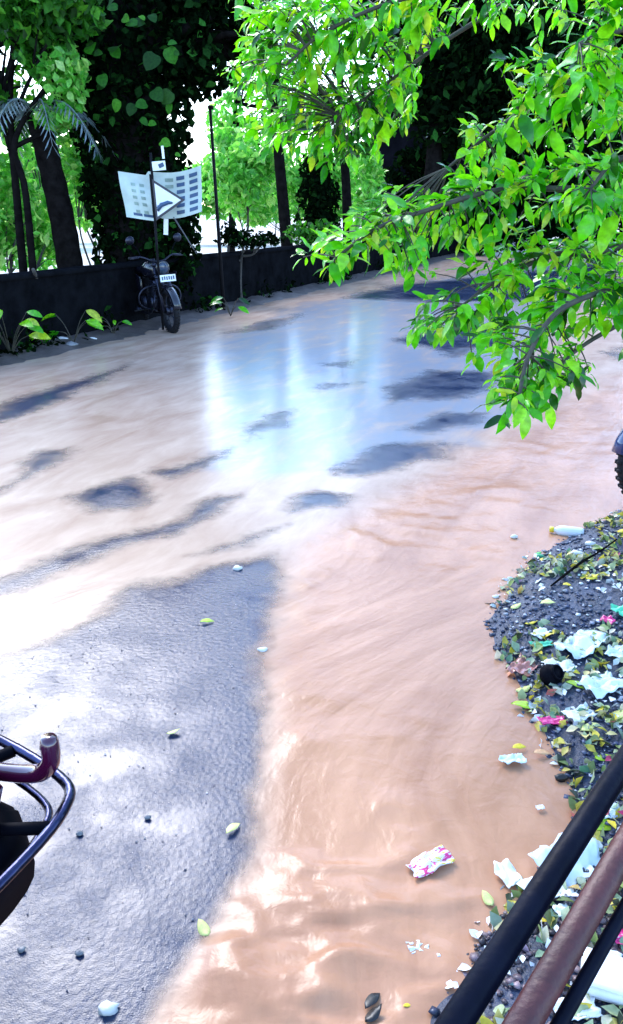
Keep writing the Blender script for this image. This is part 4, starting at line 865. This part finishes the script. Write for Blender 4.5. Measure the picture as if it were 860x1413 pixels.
tips = [  # (u, v, depth, number of leaves, leaf length) of the leaf whorls read off the branches
    (700, 552, 2.65, 8, .13), (728, 566, 2.6, 7, .14), (742, 545, 2.7, 6, .12), (690, 520, 2.75, 6, .13), (760, 525, 2.8, 7, .13), (800, 505, 2.9, 6, .13), (785, 520, 2.9, 5, .12),
    (700, 480, 2.8, 5, .13), (735, 470, 2.8, 7, .13), (680, 455, 2.9, 5, .13), (650, 430, 3.0, 8, .14), (625, 445, 3.0, 7, .13), (605, 455, 3.05, 5, .13),
    (570, 380, 3.0, 5, .12), (575, 340, 3.0, 6, .14), (540, 330, 2.95, 7, .15), (505, 335, 2.9, 7, .15), (475, 350, 2.9, 8, .14), (455, 365, 2.9, 6, .13), (520, 300, 3.0, 7, .15), (560, 290, 3.0, 8, .15), (600, 280, 3.05, 8, .15), (630, 265, 3.1, 7, .15), (655, 280, 3.1, 7, .15), (620, 320, 3.1, 6, .14),
    (690, 300, 3.1, 6, .14), (700, 340, 3.1, 7, .14), (670, 360, 3.1, 6, .14), (720, 380, 3.1, 7, .14), (700, 410, 3.1, 7, .14), (740, 420, 3.0, 8, .14), (775, 400, 3.0, 7, .14), (770, 440, 2.95, 7, .14), (810, 390, 3.0, 8, .14), (840, 410, 3.0, 7, .14), (850, 370, 3.0, 7, .15), (830, 340, 3.1, 7, .15), (795, 345, 3.1, 6, .14), (750, 350, 3.1, 6, .13), (855, 440, 3.0, 6, .14), (815, 440, 3.0, 6, .13),
    (760, 290, 3.1, 6, .14), (800, 290, 2.9, 7, .15), (835, 275, 2.85, 7, .16), (855, 300, 2.85, 6, .16), (770, 230, 3.0, 7, .15), (740, 250, 3.1, 6, .14), (810, 230, 2.9, 5, .14), (700, 240, 3.1, 6, .14), (850, 230, 2.9, 5, .15),
    (740, 130, 3.1, 8, .16), (715, 160, 3.1, 7, .15), (765, 110, 3.1, 8, .16), (790, 130, 3.0, 8, .17), (800, 95, 3.0, 8, .16), (830, 110, 3.0, 8, .17), (850, 90, 3.0, 7, .16), (815, 60, 3.0, 7, .15), (850, 30, 3.0, 7, .16), (830, 10, 3.0, 6, .15), (690, 190, 3.2, 6, .14), (660, 200, 3.3, 5, .13), (760, 180, 3.1, 7, .15), (850, 160, 3.0, 6, .15), (720, 90, 3.2, 4, .13),
    (430, 15, 3.4, 8, .16), (400, 40, 3.5, 8, .16), (385, 80, 3.5, 6, .15), (450, 50, 3.5, 8, .16), (480, 20, 3.5, 8, .16), (510, 40, 3.5, 8, .15), (540, 10, 3.5, 7, .15), (470, 80, 3.6, 7, .15), (430, 100, 3.7, 7, .14), (500, 100, 3.8, 8, .15), (540, 130, 3.8, 8, .16), (470, 150, 3.9, 8, .15), (440, 180, 4.0, 7, .14), (510, 160, 3.9, 8, .14), (480, 205, 4.0, 7, .14), (450, 225, 4.0, 5, .13), (430, 140, 4.0, 7, .14), (580, 20, 3.6, 6, .14), (610, 50, 3.8, 5, .13), (650, 20, 3.6, 6, .14), (690, 20, 3.4, 6, .14), (560, 60, 3.8, 6, .14), (760, 10, 3.3, 4, .14), (560, 90, 3.9, 5, .13), (600, 5, 3.5, 7, .14),
    (350, 55, 3.8, 6, .14), (345, 110, 4.0, 5, .13), (362, 150, 4.1, 6, .13), (385, 185, 4.2, 6, .13), (358, 20, 3.7, 6, .14), (372, 100, 3.9, 7, .14), (430, 210, 4.2, 6, .13), (380, 20, 3.6, 7, .15), (372, 55, 3.7, 6, .14), (395, 130, 3.9, 6, .14), (410, 90, 3.8, 7, .15), (410, 5, 3.5, 7, .16), (455, 130, 3.9, 7, .14), (485, 60, 3.7, 8, .15), (525, 80, 3.8, 7, .15), (490, 130, 3.9, 7, .14), (415, 170, 4.1, 6, .14), (400, 205, 4.2, 5, .13), (465, 180, 4.0, 7, .14), (530, 165, 3.9, 7, .14), (555, 115, 3.8, 6, .14), (520, 60, 3.6, 7, .14), (420, 60, 3.7, 7, .15), (520, 195, 4.0, 5, .13), (570, 35, 3.6, 6, .14), (460, 5, 3.5, 7, .15),
]
r_ = random.Random(12)
allT = [(D(u, v, d), n_, l) for (u, v, d, n_, l) in tips]
for (u, v, d, n_, l) in tips:      # side shoots a hand's breadth away from the main whorls
    for _ in range(5):
        allT.append((D(u + r_.uniform(-38, 34), v + r_.uniform(-34, 14), d + r_.uniform(-.1, .5)), r_.randint(5, 8), l * r_.uniform(.75, .95)))
for L_ in limbs[:9] + limbs[-1:]:   # leafy shoots along the inner branches
    for t_ in np.linspace(.25, 1.2, 7):
        i_ = int(t_); q_ = L_[i_].lerp(L_[i_ + 1], t_ - i_)
        allT.append((q_ + Vector((r_.uniform(-.2, .2), r_.uniform(-.2, .2), r_.uniform(-.25, .12))), r_.randint(5, 8), .15))
for _ in range(70):                # rest of the crown, above and beside the frame
    a = r_.uniform(0, 6.28); rr = r_.uniform(.4, 1.7); allT.append((tb + Vector((math.cos(a) * rr, math.sin(a) * rr * .8, r_.uniform(2.7, 4.6))), r_.randint(7, 12), .15))
for _ in range(240):               # unseen crown added overhead to darken the near road and its reflection
    allT.append((Vector((r_.uniform(-2.8, 2.2), r_.uniform(.8, 4.3), r_.uniform(3.5, 4.5))), r_.randint(8, 12), .17))
leafs = []; tw = MB()
for (p, n_, l) in allT:
    q, tn = min(nodes, key=lambda k: (k[0] - p).length)
    dv = p - q
    if .05 < dv.length < 1.6:
        mid = q + dv * .5 + Vector((0, 0, .06 * dv.length)); pth = bez([q - tb, mid - tb, p - tb], 3); tw.tube(pth, [.0035 - .0018 * i / (len(pth) - 1) for i in range(len(pth))], 5, False)
    td = (dv.normalized() * .7 + tn.normalized() * .5 + Vector((0, 0, -.25))).normalized(); a0 = r_.random() * 6.28; e1 = td.orthogonal().normalized(); e2 = td.cross(e1)
    for i in range(n_):
        a = a0 + i * 2.4; sp = r_.uniform(.5, 1.15); dr = (td * math.cos(sp) + (e1 * math.cos(a) + e2 * math.sin(a)) * math.sin(sp)); dr.z -= r_.uniform(-.15, .38); dr.normalize()
        pos = p - td * (.012 * i * r_.uniform(.5, 1.5)) + dr * .008
        up = Vector((r_.uniform(-.5, .5), r_.uniform(-.8, .3), 1)); x = dr; z = (up - x * up.dot(x)).normalized(); y = z.cross(x)
        m = Matrix.Translation(pos - tb) @ Matrix((x, y, z)).transposed().to_4x4() @ Matrix.Scale(l * r_.choice((.32, .42, .5, .58, .68, .82)) * r_.uniform(.9, 1.1), 4)
        leafs.append((pos, l, m, r_.choice(lv)))
tw.build('twigs', M['twig'], ft)['kind'] = 'stuff'
def inview(p):
    d_ = p - C0; zc = d_.dot(_fw); return zc > 0 and abs(d_.x / zc * F) < 430 and abs(d_.dot(_up) / zc * F) < 700
leafs.sort(key=lambda k: (not inview(k[0]), (k[0] - C0).length / k[1]))
for (pos, l, m, me) in leafs[:295]:
    o = bpy.data.objects.new('leaf', me); COL.objects.link(o); o.parent = ft; o.matrix_local = m
Vs = []; Fs = []; var = []; k = 0
cache = {me.name: (np.array([v.co[:] for v in me.vertices]), np.array([p.vertices[:] for p in me.polygons])) for me in lv}
for (pos, l, m, me) in leafs[295:]:
    a, f = cache[me.name]; mm = np.array(m); Vs.append(a @ mm[:3, :3].T + mm[:3, 3]); Fs.append(f + k); k += len(a); var.append(np.full(len(a), r_.random()))
o = link('leaves', npmesh('leaves', np.concatenate(Vs), np.concatenate(Fs), {'var': ('FLOAT', np.concatenate(var))}), M['leaf_near'], ft); o['kind'] = 'stuff'

# ------------------------------------------------------------------ litter, fallen leaves
lmesh = [bigleaf_mesh('fallen_leaf_blade', 1.0, .42, .3, .3, 6, twist=.3, wave=.6), bigleaf_mesh('fallen_leaf_blade', 1.0, .55, -.3, -.2, 6, twist=-.3, wave=.8)]
def fallen(u, v, size, ang, m_, label, group='leaves fallen on the ground', bank=False, name='fallen_leaf', k=0):
    p = BK(u, v, .012) if bank else G(u, v, .024 if u > 420 else .010)
    src = lmesh[k % 2]; me = src.copy(); me.materials.clear(); me.materials.append(M[m_])
    o = bpy.data.objects.new(name, me); COL.objects.link(o); o.location = p; o.rotation_euler = (random.uniform(-.15, .15), random.uniform(-.1, .1), ang); o.scale = (size,) * 3
    o.modifiers.new('thick', 'SOLIDIFY').thickness = .015
    tag(o, label, 'leaf', group); return o
FL = [(312, 1150, .055, .9, 'paleleaf', 'yellow leaf alone on the wet asphalt beside the stream', 0), (288, 1292, .05, 2.2, 'paleleaf', 'pale yellow leaf at the stream edge on the lower asphalt', 0), (276, 858, .06, .3, 'limeleaf', 'small lime green leaf on the dark asphalt between the streaks', 0), (230, 1012, .045, .4, 'paleleaf', 'tiny pale leaf on the glistening asphalt above the yellow one', 0),
      (504, 1392, .055, .9, 'darkleaf', 'upper of two dark leaves floating at the bottom of the stream', 0), (504, 1410, .05, .7, 'darkleaf', 'lower of two dark leaves floating at the bottom of the stream', 0), (556, 1388, .02, .2, 'yellowleaf', 'tiny yellow petal beside the two dark leaves', 0),
      (724, 864, .055, .1, 'yellowleaf', 'oval yellow leaf on the dark gravel above the white scrap', 1), (776, 810, .05, .3, 'yellowleaf', 'yellow leaf beside the dark stick on the gravel', 1), (808, 802, .07, .4, 'yellowleaf', 'long yellow leaf right of the dark stick', 1), (838, 762, .07, 2.9, 'limeleaf', 'lime leaf at the upper right of the bank', 1), (852, 738, .06, .6, 'yellowleaf', 'bright yellow leaf at the right edge of the bank', 1),
      (705, 975, .09, -.3, 'limeleaf', 'lime green leaf at the water edge beside the magenta wrapper', 1), (712, 958, .07, .5, 'paleleaf', 'pale leaf just above the lime green one', 1), (780, 945, .08, -.4, 'limeleaf', 'green leaf right of the shiny black pot', 1), (705, 843, .06, .6, 'paleleaf', 'pale curled leaf at the left of the gravel', 1), (745, 836, .07, .2, 'paleleaf', 'pale green leaf in the middle of the gravel', 1),
      (680, 1255, .045, 2.0, 'paleleaf', 'pale yellow leaf beside the black rail', 1), (815, 1150, .10, .4, 'limeleaf', 'green leaf on the white plastic between the rails', 1), (835, 1000, .12, .5, 'paleleaf', 'large pale torn leaf near the top of the black rail', 1), (800, 1012, .10, .2, 'paleleaf', 'pale leaf left of the large torn one', 1), (820, 1050, .06, .1, 'limeleaf', 'small lime leaf under the large torn leaf', 1),
      (735, 1043, .06, .1, 'orange', 'orange brown leaf in the water by the bank', 1), (768, 1040, .06, .2, 'orange', 'second orange leaf at the water edge', 1), (706, 1036, .05, .2, 'yellowleaf', 'yellow leaf on top of the silver foil scrap', 1), (738, 768, .04, .4, 'greenleaf', 'small green leaf floating by the gravel tip', 1), (762, 790, .05, .5, 'limeleaf', 'lime leaf above the dark stick', 1)]
for k, (u, v, s, a, m_, lab, bk_) in enumerate(FL): fallen(u, v, s, a, m_, lab, bank=bool(bk_), k=k)
# anonymous scraps of leaf among the gravel
n = 8000; px = RNG.uniform(.2, 2.4, n); py = RNG.uniform(.7, 4.2, n); d = sdf(px, py, EP); ok = (d > .02) & (fbm(px * 3, py * 3, 3, 91) > .40); px, py = px[ok], py[ok]
P = np.stack([px, py, bank_h(px, py) + .014], -1); Vv, T, var = leaves_np(P, .042, 93, 0, 1.7, 1.0)
tag(link('leaf_litter', npmesh('leaf_litter', Vv, T, {'var': ('FLOAT', var)}), M['litter']), 'scattered small pale leaf scraps over the gravel bank', 'leaf litter', kind='stuff')
m_sc = leafmat('scrap_mix', [(0.0, (0.76, 0.77, 0.76)), (0.5, (0.68, 0.72, 0.72)), (0.75, (0.74, 0.74, 0.66)), (0.9, (0.35, 0.55, 0.5)), (1.0, (0.6, 0.3, 0.4))], 0.35, 0)
n = 3200; px = RNG.uniform(.2, 2.4, n); py = RNG.uniform(.7, 4.2, n); d = sdf(px, py, EP); ok = (d > -.02) & (fbm(px * 2.2, py * 2.2, 3, 191) > .5); px, py = px[ok], py[ok]
Vv, T, var = leaves_np(np.stack([px, py, bank_h(px, py) + .013], -1), .027, 193, 0, 1.5, .7)
tag(link('litter_crumbs', npmesh('litter_crumbs', Vv, T, {'var': ('FLOAT', var)}), m_sc), 'tiny white and pale crumbs of plastic and paper strewn over the gravel', 'litter', kind='stuff')
def crumple(name, u, v, w_, h_, ang, m_, label, cat, bank=True, amp=.25, seed=0, lift=.01, group='litter on the bank', z=None):
    rn = random.Random(seed); off = Vector((rn.random() * 40, rn.random() * 40, rn.random() * 40)); nx, ny = 14, 10
    def fn(a, b):
        x = (a - .5) * w_; y = (b - .5) * h_; q = Vector((a * 2.2, b * 2.2, 0)) + off
        edge = 1 + .22 * mnoise.noise(Vector((math.cos(6.28 * a) * 1.5, b * 3, 7)) + off)
        zz = amp * min(w_, h_) * (abs(mnoise.noise(q)) * 1.3 + .5 * abs(mnoise.noise(q * 2.4)) + .2 * mnoise.noise(q * 5))
        return Vector((x * edge + .12 * w_ * mnoise.noise(q + Vector((9, 0, 0))), y * edge + .12 * h_ * mnoise.noise(q + Vector((0, 9, 0))), zz))
    mb = MB(); f_ = [fn(i / nx, j / ny) for i in range(nx + 1) for j in range(ny + 1)]
    mb.add(f_, [(i * (ny + 1) + j, (i + 1) * (ny + 1) + j, (i + 1) * (ny + 1) + j + 1, i * (ny + 1) + j + 1) for i in range(nx) for j in range(ny)])
    o = mb.build(name, M[m_]); o.location = (BK(u, v, lift) if bank else G(u, v, .016)); o.rotation_euler.z = ang
    o.modifiers.new('thick', 'SOLIDIFY').thickness = .0015
    return tag(o, label, cat, group)
crumple('candy_wrapper', 592, 1192, .125, .06, .5, 'candy', 'pink white and yellow candy wrapper floating in the stream', 'wrapper', False, .3, 1)
for k, (nm, u, v, w_, h_, a, m_, lab, cat) in enumerate([
    ('plastic_wrapper', 722, 925, .13, .08, .9, 'brownfilm', 'brown folded wrapper at the water edge', 'wrapper'),
    ('paper_scrap', 746, 878, .075, .05, .7, 'paper', 'white paper scrap below the oval yellow leaf', 'paper'),
    ('plastic_bag', 805, 895, .22, .12, .75, 'plastic', 'large crumpled white plastic bag on the upper bank', 'plastic bag'),
    ('plastic_bag', 770, 925, .11, .09, .3, 'paper', 'small white crumpled bag beside the brown wrapper', 'plastic bag'),
    ('plastic_wrapper', 762, 1000, .085, .05, .1, 'magenta', 'magenta wrapper at the water edge', 'wrapper'),
    ('plastic_wrapper', 838, 860, .05, .05, .9, 'magenta', 'magenta scrap at the right edge above the big plastic bag', 'wrapper'),
    ('plastic_sheet', 862, 848, .10, .08, .2, 'mint', 'mint green plastic piece at the right edge', 'plastic'),
    ('plastic_wrapper', 748, 893, .08, .035, .2, 'mint', 'thin mint strip between the white scrap and the brown wrapper', 'wrapper'),
    ('foil_scrap', 708, 1052, .075, .045, .2, 'plastic', 'silver foil scrap lying in the shallow water', 'foil'),
    ('plastic_sheet', 830, 950, .16, .10, .5, 'plastic', 'pale plastic sheet below the large white bag', 'plastic'),
    ('paper_scrap', 800, 990, .10, .06, .4, 'paper', 'torn white paper by the large pale leaf', 'paper'),
    ('plastic_bag', 790, 1190, .21, .15, .7, 'plastic', 'big white plastic bag between the black and rusty rails', 'plastic bag'),
    ('plastic_sheet', 755, 1235, .10, .08, .4, 'paper', 'white sheet at the lower end of the bag between the rails', 'plastic'),
    ('paper_scrap', 700, 1212, .05, .085, .3, 'paper', 'upright white paper left of the black rail', 'paper'),
    ('paper_scrap', 838, 1125, .08, .05, .2, 'plastic', 'pale scrap above the green leaf beside the rail', 'paper'),
    ('paper_scrap', 775, 1262, .035, .03, .2, 'paper', 'little white scrap on the brown gravel near the rusty rail', 'paper'),
    ('paper_scrap', 728, 1283, .03, .025, .4, 'paper', 'little white scrap on the brown gravel near the black rail', 'paper'),
    ('paper_scrap', 683, 1352, .035, .02, .4, 'paper', 'lowest white scrap between the two rails', 'paper'),
    ('paper_scrap', 838, 1325, .05, .035, -.5, 'paper', 'white torn strip right of the rails above the foam box', 'paper'),
    ('plastic_wrapper', 855, 1298, .04, .04, .5, 'magenta', 'magenta scrap at the right edge below the rails', 'wrapper'),
    ('paper_scrap', 575, 1312, .045, .03, .2, 'paper', 'white scrap in the water left of the black rail', 'paper'),
    ('paper_scrap', 600, 1322, .02, .02, .2, 'paper', 'tiny white scrap just right of a larger one in the water', 'paper'),
    ('paper_scrap', 745, 1118, .022, .016, .2, 'paper', 'tiny white scrap in the water near the rail', 'paper'),
    ('plastic_wrapper', 795, 1398, .09, .05, .2, 'paper', 'crumpled white wrapper at the bottom right corner', 'wrapper'),
    ('plastic_sheet', 850, 905, .08, .07, .9, 'plastic', 'pale plastic scrap at the right end of the white bag', 'plastic')]):
    crumple(nm, u, v, w_, h_, a, m_, lab, cat, True, .32, 20 + k)
# bottle with yellow cap, half sunk at the edge of the stream
p = BK(782, 738, .02); bt = empty('plastic_bottle', p, R(-20)); tag(bt, 'white plastic bottle with yellow cap lying in the shallow water', 'bottle', 'litter on the bank')
MB().lathe([(0, -.085), (.022, -.083), (.028, -.07), (.028, .02), (.026, .04), (.012, .062), (.012, .07)], (0, 0, 0), (1, 0, 0), 16).build('body', M['white'], bt)
MB().lathe([(.0145, .066), (.0155, .068), (.0155, .088), (0, .09)], (0, 0, 0), (1, 0, 0), 14).build('cap', M['yellowcap'], bt); bt.rotation_euler.z = R(160)
# small stones, cap, pot, stick, foam box
for k, (u, v, s, m_, lab, bk_) in enumerate([(150, 1392, .022, 'whitestone', 'white pebble on the dark asphalt in the bottom left corner', 0), (328, 784, .022, 'whitestone', 'white pebble on the asphalt above the lime leaf', 0), (363, 897, .02, 'whitestone', 'white pebble at the stream edge right of the asphalt', 0), (204, 1128, .010, 'stone', 'small dark pebble on the glistening asphalt', 0), (110, 1150, .010, 'stone', 'dark pebble near the chrome rack', 0), (30, 1310, .010, 'stone', 'dark pebble near the lower left tyre', 0), (110, 1315, .010, 'stone', 'dark pebble right of the lower left one', 0), (710, 742, .02, 'whitestone', 'white stone in the shallow stream left of the bottle', 1), (835, 742, .02, 'whitestone', 'white stone on the bank right of the bottle', 1), (796, 765, .03, 'whitestone', 'pale wet stone below the bottle', 1), (815, 752, .025, 'whitestone', 'pale stone between the bottle and the lime leaf', 1), (770, 780, .022, 'whitestone', 'pale stone above the dark stick', 1), (684, 825, .016, 'whitestone', 'white chip at the left tip of the gravel', 1), (756, 830, .014, 'whitestone', 'white chip above the pale green leaf', 1), (775, 1075, .022, 'darkleaf', 'black lump in the water beside the black rail', 1)]):
    mb = MB(); mb.rock((0, 0, 0), (s, s * .75, s * .55), 40 + k, 10, 6); o = mb.build('pebble', M[m_]); o.location = BK(u, v, .006) if bk_ else G(u, v, .006); tag(o, lab, 'stone', 'loose stones near the stream')
o = MB().lathe([(.0, 0), (.016, 0), (.017, .004), (.017, .012), (.015, .014), (0, .015)], (0, 0, 0), (.2, 0, 1), 18).build('bottle_cap', M['greencap']); o.location = BK(745, 770, .004); tag(o, 'dark green bottle cap at the tip of the gravel bank', 'bottle cap', 'litter on the bank')
pt_ = empty('black_pot', BK(757, 942, .02)); tag(pt_, 'shiny black round pot lying on the gravel bank', 'pot', 'litter on the bank')
MB().lathe([(0, -.03), (.02, -.028), (.036, -.012), (.04, .006), (.034, .024), (.024, .032), (.026, .038)], (0, 0, .01), (.5, -.5, .6), 18).build('bowl', M['plastic_black'], pt_)
MB().torus((.021, -.021, .036), .025, .004, (.5, -.5, .6), 18, 6).build('lip', M['plastic_black'], pt_)
s0, s1 = BK(760, 812, .012), BK(850, 752, .03); o = MB().tube(bez([(0, 0, 0), (s1 - s0) * .4 + Vector((.01, .01, .012)), (s1 - s0) * .7, s1 - s0], 4), [.004, .005, .006, .006, .007, .006, .006, .005, .005, .005, .005, .004, .004], 6).build('stick', M['bark']); o.location = s0
tag(o, 'dark wet stick lying across the gravel', 'stick', 'litter on the bank')
fb = empty('foam_box', BK(832, 1362, .0), R(-20)); tag(fb, 'white foam food box on the gravel right of the rails', 'box', 'litter on the bank')
MB().box((0, 0, .02), (.095, .085, .036), None, .008).build('tray', M['white'], fb); MB().box((.004, 0, .046), (.10, .09, .012), (.05, .03, 0), .005).build('lid', M['white'], fb)

# ------------------------------------------------------------------ railing in the bottom right corner
Zr = .85
def railpts(a, b, z, e0=.35, e1=.9):
    A_, B_ = G(*a, z), G(*b, z); d_ = (B_ - A_).normalized(); return A_ - d_ * e0, B_ + d_ * e1
ra = railpts((628, 1413), (860, 1055), Zr); rb = railpts((722, 1413), (850, 1190), Zr); rc = railpts((764, 1413), (850, 1262), Zr)
rl = empty('metal_railing', Vector((ra[0].x, ra[0].y, 0))); tag(rl, 'black and rusty brown metal railing across the bottom right corner', 'railing')
o0 = Vector(rl.location)
MB().tube([ra[0] - o0, ra[1] - o0], .0158, 20).build('black_rail', M['rail'], rl)
MB().tube([rb[0] - o0, rb[1] - o0], .0165, 18).build('rusty_rail', M['rust'], rl)
MB().tube([rc[0] - o0 - Vector((0, 0, .02)), rc[1] - o0 - Vector((0, 0, .02))], .008, 18).build('lower_rail', M['rail'], rl)
for k in (0, 1):
    for rr_ in (ra, rc): p = rr_[k] - o0; MB().tube([(p.x, p.y, 0), (p.x, p.y, p.z + .01)], .02, 12).build('post', M['rail'], rl)
    d1 = ra[k] - o0 - Vector((0, 0, .06)); d2 = rc[k] - o0 - Vector((0, 0, .06)); MB().tube([d1, d2], .012, 10).build('crossbar', M['rail'], rl)
